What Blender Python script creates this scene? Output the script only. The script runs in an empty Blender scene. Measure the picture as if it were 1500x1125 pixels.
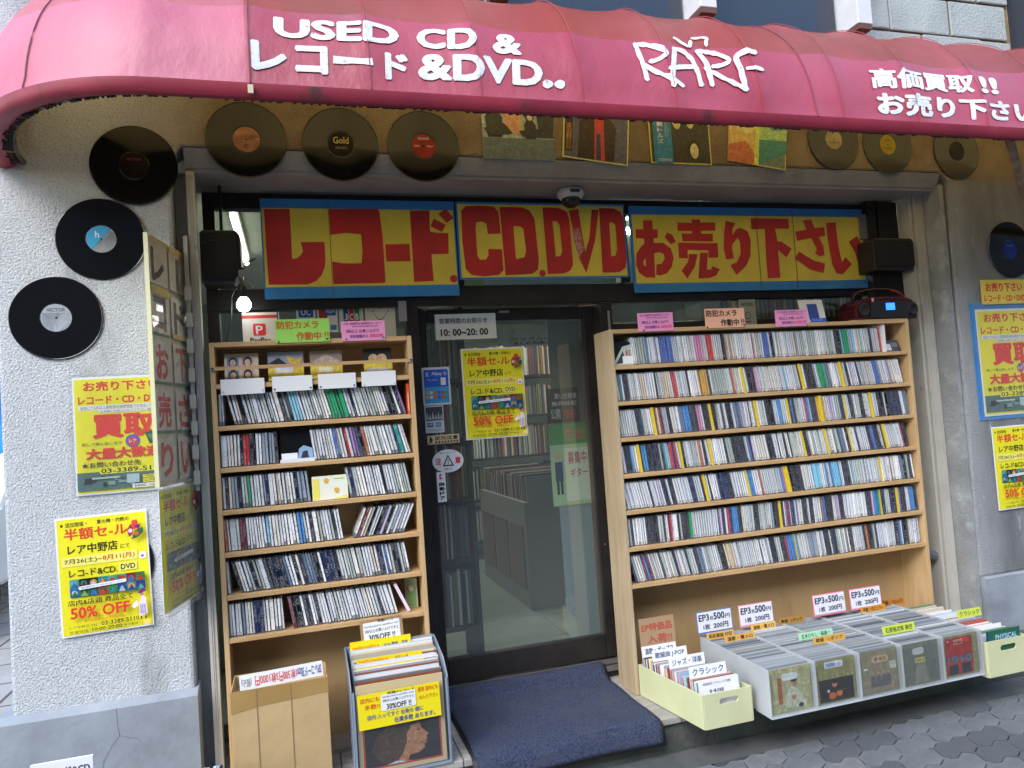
import bpy, math, random
import numpy as np
from mathutils import Vector, Matrix, noise
random.seed(11)
D = bpy.data
S = bpy.context.scene
COL = S.collection
rad = math.radians

# ------------------------------------------------------------------ camera
CAMP = Vector((0, -3, 1.65)); FPX = 1083.0
YAW, PITCH, ROLL = rad(16.59), rad(2.45), rad(-3.97)
_f = Vector((math.sin(YAW)*math.cos(PITCH), math.cos(YAW)*math.cos(PITCH), math.sin(PITCH)))
_r = Vector((math.cos(YAW), -math.sin(YAW), 0)); _u = _r.cross(_f)
CR = _r*math.cos(ROLL)+_u*math.sin(ROLL); CU = -_r*math.sin(ROLL)+_u*math.cos(ROLL)
cam = D.cameras.new('camera'); camo = D.objects.new('camera', cam); COL.objects.link(camo)
m3 = Matrix((CR, CU, -_f)).transposed()
camo.matrix_world = Matrix.Translation(CAMP) @ m3.to_4x4()
cam.sensor_width = 36; cam.lens = FPX/1500*36; cam.clip_start = 0.05; cam.clip_end = 500
S.camera = camo

# ------------------------------------------------------------------ world and sun
SUN_EL, SUN_AZ = rad(40), rad(222)          # azimuth clockwise from +Y: from the front left
W = D.worlds.new("World"); S.world = W; W.use_nodes = True
nt = W.node_tree; nt.nodes.clear()
sky = nt.nodes.new('ShaderNodeTexSky'); sky.sky_type = 'NISHITA'; sky.sun_disc = False
sky.sun_elevation = SUN_EL; sky.sun_rotation = SUN_AZ; sky.air_density = 1.3; sky.dust_density = 0.8; sky.ozone_density = 1.2
bg = nt.nodes.new('ShaderNodeBackground'); bg.inputs[1].default_value = 0.15
wo = nt.nodes.new('ShaderNodeOutputWorld')
nt.links.new(sky.outputs[0], bg.inputs[0]); nt.links.new(bg.outputs[0], wo.inputs[0])
sl = D.lights.new('sun', 'SUN'); sl.energy = 1.1; sl.angle = rad(40); sl.color = (1, .985, .96)
so = D.objects.new('sun', sl); COL.objects.link(so)
sd = Vector((math.sin(SUN_AZ)*math.cos(SUN_EL), math.cos(SUN_AZ)*math.cos(SUN_EL), math.sin(SUN_EL)))
so.rotation_euler = sd.to_track_quat('Z', 'Y').to_euler(); so.location = (0, -6, 8)
S.view_settings.view_transform = 'Standard'; S.view_settings.look = 'None'
S.view_settings.exposure = 1.68; S.view_settings.gamma = 1; S.view_settings.use_curve_mapping = False
S.cycles.max_bounces = 7; S.cycles.transparent_max_bounces = 16
S.cycles.use_denoising = True

# ------------------------------------------------------------------ materials
def lin(h):
    return tuple(((int(h[i:i+2], 16)/255)**2.2) for i in (0, 2, 4))
_mc = {}
def mat(name, col=(.5, .5, .5), rough=.6, c2=None, ns=8, nd=5, bump=0, bs=40, metal=0, spec=.5, fac=(.35, .65), coat=0,
        stretch=None, bdist=.01, c3=None, c3s=3, c3f=(.55, .7), emit=None, transl=0):
    if name in _mc: return _mc[name]
    if isinstance(col, str): col = lin(col)
    if isinstance(c2, str): c2 = lin(c2)
    if isinstance(c3, str): c3 = lin(c3)
    m = D.materials.new(name); m.use_nodes = True; n = m.node_tree; L = n.links.new
    b = n.nodes['Principled BSDF']
    b.inputs['Base Color'].default_value = (*col, 1); b.inputs['Roughness'].default_value = rough
    b.inputs['Metallic'].default_value = metal; b.inputs['Specular IOR Level'].default_value = spec
    b.inputs['Coat Weight'].default_value = coat; b.inputs['Coat Roughness'].default_value = .4 if coat < .4 else .05
    tc = n.nodes.new('ShaderNodeTexCoord'); mp = n.nodes.new('ShaderNodeMapping'); L(tc.outputs['Object'], mp.inputs[0])
    if stretch: mp.inputs['Scale'].default_value = stretch
    def nz(scale, det):
        t = n.nodes.new('ShaderNodeTexNoise'); t.inputs['Scale'].default_value = scale; t.inputs['Detail'].default_value = det
        t.inputs['Roughness'].default_value = .6
        L(mp.outputs[0], t.inputs['Vector']); return t
    def ramp(t, a, c):
        r = n.nodes.new('ShaderNodeMapRange'); r.inputs[1].default_value = a; r.inputs[2].default_value = c
        L(t.outputs[0], r.inputs[0]); return r
    def mix(f, a, c):
        x = n.nodes.new('ShaderNodeMix'); x.data_type = 'RGBA'; L(f, x.inputs['Factor'])
        for s, v in ((6, a), (7, c)):
            if isinstance(v, tuple): x.inputs[s].default_value = (*v, 1)
            else: L(v, x.inputs[s])
        return x.outputs[2]
    out = None
    if c2 is not None:
        out = mix(ramp(nz(ns, nd), *fac).outputs[0], col, c2)
    if c3 is not None:
        out = mix(ramp(nz(c3s, 6), *c3f).outputs[0], out if out is not None else col, c3)
    if out is not None: L(out, b.inputs['Base Color'])
    if bump:
        t = nz(bs, 4); bp = n.nodes.new('ShaderNodeBump'); bp.inputs['Strength'].default_value = bump; bp.inputs['Distance'].default_value = bdist
        L(t.outputs[0], bp.inputs['Height']); L(bp.outputs[0], b.inputs['Normal'])
    if emit:
        b.inputs['Emission Color'].default_value = (*col, 1); b.inputs['Emission Strength'].default_value = emit
    if transl:
        tr = n.nodes.new('ShaderNodeBsdfTranslucent'); mx = n.nodes.new('ShaderNodeMixShader'); mx.inputs[0].default_value = transl
        if out is not None: L(out, tr.inputs[0])
        else: tr.inputs[0].default_value = (*col, 1)
        L(b.outputs[0], mx.inputs[1]); L(tr.outputs[0], mx.inputs[2]); L(mx.outputs[0], n.nodes['Material Output'].inputs[0])
    _mc[name] = m; return m
def glassmat(name, tint=(.9, .93, .92), refl=1.45, rough=0.0, milk=0.0):
    if name in _mc: return _mc[name]
    m = D.materials.new(name); m.use_nodes = True; n = m.node_tree; L = n.links.new; n.nodes.remove(n.nodes['Principled BSDF'])
    t = n.nodes.new('ShaderNodeBsdfTransparent'); t.inputs[0].default_value = (*tint, 1)
    g = n.nodes.new('ShaderNodeBsdfGlossy'); g.inputs['Roughness'].default_value = rough
    lw = n.nodes.new('ShaderNodeLayerWeight'); lw.inputs[0].default_value = .5
    pw_ = n.nodes.new('ShaderNodeMath'); pw_.operation = 'POWER'; L(lw.outputs['Facing'], pw_.inputs[0]); pw_.inputs[1].default_value = 4.5
    f = n.nodes.new('ShaderNodeMapRange'); L(pw_.outputs[0], f.inputs[0]); f.inputs[3].default_value = ((refl-1)/(refl+1))**2; f.inputs[4].default_value = .95
    x = n.nodes.new('ShaderNodeMixShader'); L(f.outputs[0], x.inputs[0]); L(t.outputs[0], x.inputs[1]); L(g.outputs[0], x.inputs[2])
    o = x
    if milk:
        d = n.nodes.new('ShaderNodeBsdfDiffuse'); d.inputs[0].default_value = (.75, .78, .8, 1)
        y = n.nodes.new('ShaderNodeMixShader'); y.inputs[0].default_value = milk; L(x.outputs[0], y.inputs[1]); L(d.outputs[0], y.inputs[2]); o = y
    L(o.outputs[0], n.nodes['Material Output'].inputs[0]); _mc[name] = m; return m
def flat(h, rough=.55):
    return mat('print_'+h, h, rough)

def art(h, rough=.35):
    c = lin(h); d = tuple(x*.55 for x in c); e = tuple(min(x*1.35+.02, .8) for x in c)
    return mat('photo_'+h, c, rough, d, 38, 7, fac=(.3, .7), c3=e, c3s=55, c3f=(.5, .75))
def artb(h, rough=.35):
    c = tuple(min(x*1.7, .85) for x in lin(h)); d = tuple(x*.6 for x in c); e = tuple(min(x*1.3+.03, .9) for x in c)
    return mat('cover_'+h, c, rough, d, 38, 7, fac=(.3, .7), c3=e, c3s=55, c3f=(.5, .75))
M = dict(
 stucco=mat('rough_white_stucco', (.56, .57, .58), .9, (.42, .43, .44), 2.2, 7, bump=.9, bs=95, bdist=.011, c3=(.22, .22, .21), c3s=1.3, c3f=(.6, .8), fac=(.4, .75)),
 stucco_grey=mat('weathered_grey_stucco', (.33, .34, .35), .9, (.22, .225, .23), 4, 8, bump=.7, bs=70, bdist=.008, c3=(.47, .48, .5), c3s=5, c3f=(.58, .75)),
 beam=mat('painted_concrete_beam', (.40, .38, .35), .85, (.28, .26, .23), 3, 8, bump=.9, bs=60, bdist=.008, c3=(.2, .18, .15), c3s=2.5, c3f=(.55, .8)),
 plinth=mat('smooth_grey_render', (.33, .36, .40), .7, (.24, .26, .30), 3, 8, bump=.25, bs=25, c3=(.17, .18, .19), c3s=3.5, c3f=(.52, .75)),
 block=mat('painted_concrete_block', (.42, .47, .46), .9, (.33, .37, .37), 6, 6, bump=.8, bs=80, bdist=.008),
 mortar=mat('block_mortar', (.25, .27, .27), .95, bump=.4),
 cream=mat('cream_metal', (.50, .48, .43), .45, (.36, .34, .30), 5, 7, fac=(.45, .8), c3=(.2, .16, .12), c3s=12, c3f=(.66, .8)),
 bronze=mat('dark_bronze_aluminium', (.026, .022, .021), .38, (.042, .037, .035), 6, 4, metal=.3),
 soffit=mat('soffit_panel', (.40, .35, .31), .5, (.30, .26, .23), 3, 4),
 wood=mat('pine_board', (.60, .39, .19), .55, (.48, .29, .125), 5, 6, bump=.15, bs=30, stretch=(1, 6, 12), c3=(.34, .2, .09), c3s=9, c3f=(.66, .82)),
 woodv=mat('pine_upright', (.62, .42, .22), .55, (.5, .32, .15), 5, 6, bump=.15, bs=30, stretch=(12, 6, .8), c3=(.36, .22, .1), c3s=14, c3f=(.68, .82)),
 ply=mat('plywood_back', (.52, .35, .17), .6, (.42, .27, .12), 2.5, 7, bump=.1, bs=20, stretch=(1, 1, .5), c3=(.3, .18, .08), c3s=4, c3f=(.62, .8)),
 palewood=mat('pale_weathered_board', (.55, .42, .27), .65, (.44, .32, .19), 4, 7, bump=.2, bs=25, stretch=(10, 6, .8)),
 sill=mat('weathered_sill', (.44, .41, .38), .8, (.30, .28, .26), 5, 7, bump=.4, bs=40, stretch=(2, 8, 2), c3=(.1, .09, .08), c3s=7, c3f=(.6, .75)),
 darkconc=mat('mossy_dark_concrete', (.07, .08, .075), .8, (.11, .12, .11), 5, 8, bump=.5, bs=50, c3=(.2, .2, .19), c3s=12, c3f=(.64, .76)),
 asphalt=mat('asphalt', (.055, .06, .065), .85, (.085, .09, .095), 14, 8, bump=.6, bs=160, bdist=.004),
 vinyl=mat('pressed_vinyl', (.008, .008, .009), .22, bump=.0, spec=.6),
 black=mat('black_plastic', (.012, .012, .013), .4), blackm=mat('matt_black', (.01, .01, .011), .75),
 white=mat('white_paper', (.78, .79, .80), .6), offwhite=mat('off_white_plastic', (.6, .6, .58), .45),
 yellow=mat('yellow_paper', (.84, .76, .02), .4, (.76, .69, .02), 4, 4, bump=.2, bs=10, bdist=.02), red=flat('d8352a'), ink=flat('1c1a1a'),
 signyellow=mat('sun_faded_yellow_card', (.82, .66, .09), .3, (.68, .54, .08), 4, 6, c3=(.48, .37, .08), c3s=14, c3f=(.64, .8), bump=.25, bs=9, bdist=.02),
 signred=mat('faded_red_card', (.62, .04, .035), .34, (.42, .035, .035), 5, 6, bump=.1, bs=9, bdist=.02),
 tapeblue=mat('blue_plastic_tape', (.04, .20, .52), .28, (.06, .27, .6), 5, 5, bump=.35, bs=16, bdist=.01),
 paint=mat('white_lettering_paint', (.78, .79, .80), .6, (.62, .6, .62), 30, 6, c3=(.40, .22, .27), c3s=60, c3f=(.63, .7)),
 glass=glassmat('window_glass', (.86, .90, .88), 1.9, 0, .035), clear=glassmat('clear_plastic', (.96, .97, .97), 1.5, .05, .02),
 sleeveplastic=glassmat('sleeve_plastic', (.9, .9, .9), 1.5, .12, .12), wrap=glassmat('wrinkled_wrap', (.96, .96, .94), 1.5, .12, .07),
 card=mat('brown_cardboard', (.54, .37, .18), .75, (.44, .30, .145), 2.5, 7, bump=.25, bs=9, bdist=.02, c3=(.36, .24, .11), c3s=16, c3f=(.64, .78)),
 ptape=mat('brown_packing_tape', (.36, .22, .075), .25, (.42, .27, .10), 4, 4),
 binwall=mat('grey_twinwall_plastic', (.50, .52, .54), .35, (.42, .44, .47), 6, 6, c3=(.25, .25, .25), c3s=12, c3f=(.66, .8)),
 limebox=mat('pale_lime_plastic_board', (.66, .66, .40), .42, (.58, .59, .34), 4, 5, c3=(.34, .34, .2), c3s=7, c3f=(.7, .85)),
 matm=mat('blue_grey_coil_mat', (.035, .048, .11), .9, (.10, .125, .23), 120, 3, bump=1.0, bs=170, bdist=.03, c3=(.10, .11, .17), c3s=7, c3f=(.48, .75)),
 rubber=mat('black_rubber', (.015, .015, .02), .6),
 steel=mat('brushed_aluminium', (.45, .44, .42), .35, (.35, .34, .33), 12, 5, metal=.7, stretch=(1, 10, 10)),
 inwall=mat('interior_wall', (.30, .33, .28), .8, (.24, .27, .23), 2, 3), infloor=mat('interior_floor_tile', (.20, .24, .21), .3, (.26, .29, .25), 6, 6),
)

# ------------------------------------------------------------------ geometry helpers
class MB:
    def __init__(s): s.v = []; s.f = []; s.m = []; s.c = []
    def face(s, pts, mi=0):
        i = len(s.v); s.v += [tuple(p) for p in pts]; s.f.append(tuple(range(i, i+len(pts)))); s.m.append(mi)
    def box(s, x0, x1, y0, y1, z0, z1, mi=0):
        i = len(s.v)
        s.v += [(x, y, z) for z in (z0, z1) for y in (y0, y1) for x in (x0, x1)]
        for q in ((0, 1, 5, 4), (1, 3, 7, 5), (3, 2, 6, 7), (2, 0, 4, 6), (4, 5, 7, 6), (0, 2, 3, 1)):
            s.f.append(tuple(i+k for k in q)); s.m.append(mi)
        return s
    def prism(s, poly, a, b, axis='y', mi=0):
        """poly 2D; axis y: (x,z) poly from y=a to b; axis x: (y,z); axis z: (x,y)"""
        def P(p, t): return (p[0], t, p[1]) if axis == 'y' else ((t, p[0], p[1]) if axis == 'x' else (p[0], p[1], t))
        i = len(s.v); n = len(poly)
        s.v += [P(p, a) for p in poly]+[P(p, b) for p in poly]
        s.f.append(tuple(range(i, i+n))); s.m.append(mi)
        s.f.append(tuple(range(i+2*n-1, i+n-1, -1))); s.m.append(mi)
        for k in range(n):
            s.f.append((i+k, i+n+k, i+n+(k+1) % n, i+(k+1) % n)); s.m.append(mi)
        return s
    def tube(s, pts, r, n=8, mi=0, cap=True):
        pts = [Vector(p) for p in pts]; rs = r if isinstance(r, (list, tuple)) else [r]*len(pts); i0 = len(s.v)
        up = Vector((0, 0, 1))
        for k, p in enumerate(pts):
            d = (pts[min(k+1, len(pts)-1)]-pts[max(k-1, 0)]).normalized()
            a = d.cross(up if abs(d.z) < .95 else Vector((1, 0, 0))).normalized(); b = d.cross(a)
            for j in range(n):
                t = 2*math.pi*j/n; s.v.append(tuple(p+(a*math.cos(t)+b*math.sin(t))*rs[k]))
        for k in range(len(pts)-1):
            for j in range(n):
                s.f.append((i0+k*n+j, i0+k*n+(j+1) % n, i0+(k+1)*n+(j+1) % n, i0+(k+1)*n+j)); s.m.append(mi)
        if cap:
            s.f.append(tuple(i0+j for j in range(n-1, -1, -1))); s.m.append(mi)
            s.f.append(tuple(i0+(len(pts)-1)*n+j for j in range(n))); s.m.append(mi)
        return s
    def lathe(s, prof, n=24, axis='y', c=(0, 0, 0), mi=0):
        """prof list of (r,t) revolve about axis"""
        i0 = len(s.v)
        for r, t in prof:
            for j in range(n):
                a = 2*math.pi*j/n; u, w = r*math.cos(a), r*math.sin(a)
                p = (u, t, w) if axis == 'y' else ((t, u, w) if axis == 'x' else (u, w, t))
                s.v.append((p[0]+c[0], p[1]+c[1], p[2]+c[2]))
        for k in range(len(prof)-1):
            for j in range(n):
                s.f.append((i0+k*n+j, i0+k*n+(j+1) % n, i0+(k+1)*n+(j+1) % n, i0+(k+1)*n+j)); s.m.append(mi)
        s.f.append(tuple(i0+j for j in range(n-1, -1, -1))); s.m.append(mi)
        s.f.append(tuple(i0+(len(prof)-1)*n+j for j in range(n))); s.m.append(mi)
        return s
    def mesh(s, name, mats, off=(0, 0, 0)):
        me = D.meshes.new(name)
        me.from_pydata([(x-off[0], y-off[1], z-off[2]) for x, y, z in s.v], [], s.f)
        for m in (mats if isinstance(mats, (list, tuple)) else [mats]): me.materials.append(m)
        me.polygons.foreach_set('material_index', s.m); me.update(); return me
    def build(s, name, mats, parent=None, smooth=False, bevel=0, off=None):
        off = off if off is not None else (tuple(parent.get('_w', (0, 0, 0))) if parent is not None else (0, 0, 0))
        me = s.mesh(name, mats, off)
        if smooth: me.polygons.foreach_set('use_smooth', [True]*len(me.polygons))
        o = D.objects.new(name, me); COL.objects.link(o)
        if parent is not None: o.parent = parent; o['_w'] = off
        if bevel:
            b = o.modifiers.new('b', 'BEVEL'); b.width = bevel; b.segments = 2; b.limit_method = 'ANGLE'
        return o
def thing(name, label, cat, loc=(0, 0, 0), group=None):
    o = D.objects.new(name, None); COL.objects.link(o); o.location = loc; o.empty_display_size = .05
    o['label'] = label; o['category'] = cat; o['_w'] = tuple(loc)
    if group: o['group'] = group
    return o
def tag(o, label, cat, group=None, kind=None):
    if label: o['label'] = label
    if cat: o['category'] = cat
    if group: o['group'] = group
    if kind: o['kind'] = kind
    return o
def struct(o): o['kind'] = 'structure'; return o
def inst(me, name, parent=None, loc=(0, 0, 0), rot=(0, 0, 0), scale=(1, 1, 1)):
    o = D.objects.new(name, me); COL.objects.link(o); o.location = loc; o.rotation_euler = rot; o.scale = scale
    if parent is not None: o.parent = parent
    return o
def copy_tree(o, parent=None):
    c = o.copy(); COL.objects.link(c)
    if parent is not None: c.parent = parent
    for ch in list(o.children): copy_tree(ch, c)
    return c
def recenter(o):
    """single-mesh thing: move its origin to its base"""
    me = o.data; co = np.empty(len(me.vertices)*3); me.vertices.foreach_get('co', co); co = co.reshape(-1, 3)
    c = np.array([(co[:, 0].min()+co[:, 0].max())/2, (co[:, 1].min()+co[:, 1].max())/2, co[:, 2].min()])
    me.vertices.foreach_set('co', (co-c).ravel()); me.update(); o.location = Vector(c); return o

# ------------------------------------------------------------------ text and flat print
_tc = {}; LAY = {}
def glyphs(txt, bold=0.0, res=3):
    k = (txt, bold, res)
    if k not in _tc:
        c = D.curves.new('t', 'FONT'); c.body = txt; c.offset = min(bold, .004); c.resolution_u = res
        o = D.objects.new('t', c); COL.objects.link(o); dg = bpy.context.evaluated_depsgraph_get()
        me = D.meshes.new_from_object(o.evaluated_get(dg)); D.objects.remove(o); D.curves.remove(c)
        co = np.empty(len(me.vertices)*3); me.vertices.foreach_get('co', co); co = co.reshape(-1, 3)[:, :2]
        fs = [tuple(p.vertices) for p in me.polygons]; D.meshes.remove(me)
        co -= co.min(0); ext = bold-min(bold, .004)
        if ext > .004:
            ext *= .8; n0 = len(co); dirs = [(0, 0)]+[(ext*math.cos(t), ext*math.sin(t)) for t in [q*math.pi/3 for q in range(6)]]
            base = co; co = np.concatenate([base+np.array(d) for d in dirs]); f0 = fs
            fs = [tuple(v+n0*i for v in f) for i in range(len(dirs)) for f in f0]; co -= co.min(0); LAY[k] = np.repeat(np.arange(len(dirs)), n0)*.00003
        _tc[k] = (co, fs, co.max(0))
    return _tc[k]
def shapefill(splines):
    c = D.curves.new('s', 'CURVE'); c.dimensions = '2D'; c.fill_mode = 'BOTH'
    for sp in splines:
        q = c.splines.new('POLY'); q.points.add(len(sp)-1)
        for i, p in enumerate(sp): q.points[i].co = (p[0], p[1], 0, 1)
        q.use_cyclic_u = True
    o = D.objects.new('s', c); COL.objects.link(o); dg = bpy.context.evaluated_depsgraph_get()
    me = D.meshes.new_from_object(o.evaluated_get(dg)); D.objects.remove(o); D.curves.remove(c)
    v = [(p.co.x, p.co.y) for p in me.vertices]; fs = [tuple(p.vertices) for p in me.polygons]; D.meshes.remove(me)
    return v, fs
class Panel:
    """flat printed rectangle facing -Y; local x in 0..w, z in 0..h measured from the panel's bottom left; u,v fractions from top left"""
    def __init__(s, root, w, h, y=0.0): s.r = root; s.w = w; s.h = h; s.y = y; s.k = 0
    def _lay(s): s.k += 1; return s.y-.0006-.00022*s.k
    def put(s, name, v, f, m, label=None):
        me = D.meshes.new(name); me.from_pydata(v, [], f); me.materials.append(m)
        o = D.objects.new(name, me); COL.objects.link(o); o.parent = s.r
        if label: o['label'] = label
        return o
    def text(s, txt, u0, v0, u1, v1, m, bold=.0, name='lettering', res=2, rot=0):
        co, fs, mx = glyphs(txt, bold, res); y = s._lay()
        x0, x1, z0, z1 = u0*s.w, u1*s.w, (1-v1)*s.h, (1-v0)*s.h
        V = []
        cx, cz = (x0+x1)/2, (z0+z1)/2; c_, s_ = math.cos(rot), math.sin(rot)
        ly = LAY.get((txt, bold, res))
        for q_, (a, b) in enumerate(co):
            x = x0+(x1-x0)*a/mx[0]; z = z0+(z1-z0)*b/mx[1]
            if rot: dx, dz = x-cx, z-cz; x, z = cx+dx*c_-dz*s_, cz+dx*s_+dz*c_
            V.append((x, y-(ly[q_] if ly is not None else 0), z))
        return s.put(name, V, fs, m)
    def rect(s, u0, v0, u1, v1, m, name='printed_patch', r=0, rot=0):
        x0, x1, z0, z1 = u0*s.w, u1*s.w, (1-v1)*s.h, (1-v0)*s.h; y = s._lay()
        if r:
            r = min(r, (x1-x0)/2, (z1-z0)/2); P = []
            for cx, cz, a0 in ((x1-r, z0+r, -90), (x1-r, z1-r, 0), (x0+r, z1-r, 90), (x0+r, z0+r, 180)):
                for k in range(5): t = rad(a0+k*22.5); P.append((cx+r*math.cos(t), cz+r*math.sin(t)))
        else: P = [(x0, z0), (x1, z0), (x1, z1), (x0, z1)]
        if rot:
            cx, cz = (x0+x1)/2, (z0+z1)/2; c_, s_ = math.cos(rot), math.sin(rot)
            P = [(cx+(x-cx)*c_-(z-cz)*s_, cz+(x-cx)*s_+(z-cz)*c_) for x, z in P]
        return s.put(name, [(x, y, z) for x, z in P], [tuple(range(len(P)))], m)
    def poly(s, uv, m, name='printed_shape', holes=()):
        y = s._lay()
        f = lambda L: [(u*s.w, (1-v)*s.h) for u, v in L]
        v, fs = shapefill([f(uv)]+[f(h) for h in holes])
        return s.put(name, [(a, y, b) for a, b in v], fs, m)
    def disc(s, u, v, r, m, name='printed_disc', ry=None, n=24):
        y = s._lay(); ry = ry or r
        P = [(u*s.w+r*math.cos(2*math.pi*k/n), y, (1-v)*s.h+ry*math.sin(2*math.pi*k/n)) for k in range(n)]
        return s.put(name, P, [tuple(range(n))], m)
def sheet(root, w, h, m, t=.0015, name='sheet', y=0.0):
    b = MB(); b.box(0, w, y, y+t, 0, h); o = b.build(name, m, off=(0, 0, 0)); o.parent = root; return Panel(o, w, h, y)
def homog(src, dst):
    A = []; B = []
    for (x, y), (u, v) in zip(src, dst):
        A += [[x, y, 1, 0, 0, 0, -u*x, -u*y], [0, 0, 0, x, y, 1, -v*x, -v*y]]; B += [u, v]
    h = np.append(np.linalg.solve(np.array(A, float), np.array(B, float)), 1).reshape(3, 3)
    def f(p):
        q = h @ np.array([p[0], p[1], 1.0]); return (q[0]/q[2], q[1]/q[2])
    return f

# ================================================================== SETTING
GZ, PZ = .26, .40                     # pavement level, sill level
g = MB(); g.face([(-60, -60, GZ-.012), (80, -60, GZ-.012), (80, 60, GZ-.012), (-60, 60, GZ-.012)])
ground = struct(g.build('pavement', M['asphalt']))
# apron of concrete between riser and pavers
b = MB(); b.box(-.9, 6, -.40, -.255, GZ-.05, GZ-.001); struct(b.build('kerb_strip', mat('pale_kerb_concrete', (.075, .08, .08), .85, (.12, .12, .12), 8, 8, bump=.4, c3=(.07, .07, .07), c3s=4)))
# interlocking pavers
pav = [mat('paver_grey', (.135, .138, .145), .8, (.19, .195, .20), 8, 8, bump=.5, bs=90), mat('paver_dark', (.10, .103, .11), .8, (.11, .112, .12), 8, 8, bump=.5, bs=90),
       mat('paver_light', (.15, .15, .155), .8, (.21, .21, .21), 20, 8, bump=.5, bs=90)]
pw, ph, amp = .190, .100, .011
def warp(i, j, t, hor):
    # point on cell edge
    if hor: x = (i+t)*pw; y = j*ph+amp*math.sin((t)*4*math.pi)
    else: y = (j+t)*ph; x = i*pw+amp*math.sin(t*2*math.pi)
    return x, y
rngp = random.Random(4)
for j in range(9):
    for i in range(-5, 26):
        P = [warp(i, j, t/8, True) for t in range(8)]+[warp(i+1, j, t/4, False) for t in range(4)]+[warp(i, j+1, 1-t/8, True) for t in range(8)]+[warp(i, j, 1-t/4, False) for t in range(4)]
        cx = sum(p[0] for p in P)/len(P); cy = sum(p[1] for p in P)/len(P); sh = (j % 2)*pw/2
        Q = [(cx+(x-cx)*.972+sh, cy+(y-cy)*.955) for x, y in P]
        rot = rad(-7); R_ = lambda x, y: (x*math.cos(rot)-y*math.sin(rot)+.9, -(x*math.sin(rot)+y*math.cos(rot))*1.0-.40)
        Q = [R_(x, y) for x, y in Q]
        if max(q[1] for q in Q) > -.395: 
            Q = [(x, min(y, -.402)) for x, y in Q]
            if max(q[1] for q in Q)-min(q[1] for q in Q) < .04: continue
        if Q[0][0] < -.8 or Q[0][0] > 4.6: continue
        bm = MB(); dz = rngp.uniform(-.0015, .0015)
        bm.prism(Q, GZ-.03, GZ+dz, 'z')
        o = bm.build('paver', pav[rngp.choices([0, 1, 2], [5, 4, 1.6])[0]]); recenter(o)
        o.parent = ground
# street beyond the left corner
b = MB(); b.box(-30, -1.25, -.6, 30, GZ-.03, GZ)
side = struct(b.build('side_street', mat('pink_grey_street_tile', (.36, .34, .34), .75, (.28, .27, .27), 3, 7, bump=.2)))
jm = mat('dark_joint', (.10, .09, .09), .9)
b = MB()
for k in range(60): b.box(-12, -1.3, -.5+k*.45, -.488+k*.45, GZ, GZ+.002)
for k in range(24): b.box(-12+k*.45, -11.988+k*.45, -.5, 26, GZ+.0022, GZ+.004)
o = b.build('tile_joint', jm, side); o['kind'] = 'stuff'

# ------------------------------------------------------------------ the shop building
shop = thing('shop_building', 'white roughcast concrete corner building housing the used record shop', 'building', (0, 0, GZ))
# left pillar (body, rounded arris) / beam / right pillar
b = MB()
b.prism([(-.985, .72), (-.40, .72), (-.40, 2.70), (-.36, 2.76), (3.30, 2.76), (3.34, 2.72), (3.32, .66), (5.2, .66), (5.2, 4.6), (-.985, 4.6)], 0, .16)
wall = b.build('front_wall', [M['stucco']], shop, bevel=.012)
wall.data.materials.clear()
# one wall, weathered greyer along world X, with warm awning light painted on the beam
wm = D.materials.new('roughcast_wall'); wm.use_nodes = True; n = wm.node_tree; L = n.links.new; pb = n.nodes['Principled BSDF']; pb.inputs['Roughness'].default_value = .9
tc = n.nodes.new('ShaderNodeTexCoord'); sx = n.nodes.new('ShaderNodeSeparateXYZ'); L(tc.outputs['Object'], sx.inputs[0])
def NZ(s, d=6, sc=None):
    t = n.nodes.new('ShaderNodeTexNoise'); t.inputs['Scale'].default_value = s; t.inputs['Detail'].default_value = d; t.inputs['Roughness'].default_value = .62
    if sc:
        mp = n.nodes.new('ShaderNodeMapping'); mp.inputs['Scale'].default_value = sc; L(tc.outputs['Object'], mp.inputs[0]); L(mp.outputs[0], t.inputs[0])
    else: L(tc.outputs['Object'], t.inputs[0])
    return t.outputs[0]
def MR(x, a, c, d=0, e=1):
    r = n.nodes.new('ShaderNodeMapRange'); L(x, r.inputs[0])
    for i, q in enumerate((a, c, d, e)): r.inputs[i+1].default_value = q
    return r.outputs[0]
def MX(f, a, c):
    x = n.nodes.new('ShaderNodeMix'); x.data_type = 'RGBA'; L(f, x.inputs['Factor'])
    for s_, q in ((6, a), (7, c)):
        if isinstance(q, tuple): x.inputs[s_].default_value = (*q, 1)
        else: L(q, x.inputs[s_])
    return x.outputs[2]
white_ = MX(MR(NZ(2.0, 8), .42, .7), (.84, .87, .91), (.70, .73, .77))
white_ = MX(MR(NZ(120, 4), .33, .46, 1, 0), white_, (.50, .52, .55))
white_ = MX(MR(NZ(5, 8, (1, 1, .3)), .54, .76), white_, (.36, .37, .36))
white_ = MX(MR(NZ(55, 2), .735, .76), white_, (.05, .05, .05))
grey_ = MX(MR(NZ(3.5, 8, (1.5, 1, .4)), .38, .66), (.36, .365, .38), (.21, .215, .225))
grey_ = MX(MR(NZ(22, 6, (1, 1, .3)), .6, .7), grey_, (.50, .51, .53))
grey_ = MX(MR(NZ(9, 8, (2, 1, .25)), .68, .76), grey_, (.20, .13, .07))
beam_lit_ = MX(MR(NZ(4, 8), .38, .68), (.44, .32, .175), (.25, .175, .09))  # ochre puts the warm light under the awning into the colour
c_ = MX(MR(sx.outputs[0], 2.9, 3.5), white_, grey_)
mz = n.nodes.new('ShaderNodeMath'); mz.operation = 'MULTIPLY'
L(MR(sx.outputs[2], 2.42, 2.50), mz.inputs[0]); L(MR(sx.outputs[0], -.62, -.22), mz.inputs[1])
c_ = MX(mz.outputs[0], c_, beam_lit_)
L(c_, pb.inputs['Base Color'])
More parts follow.
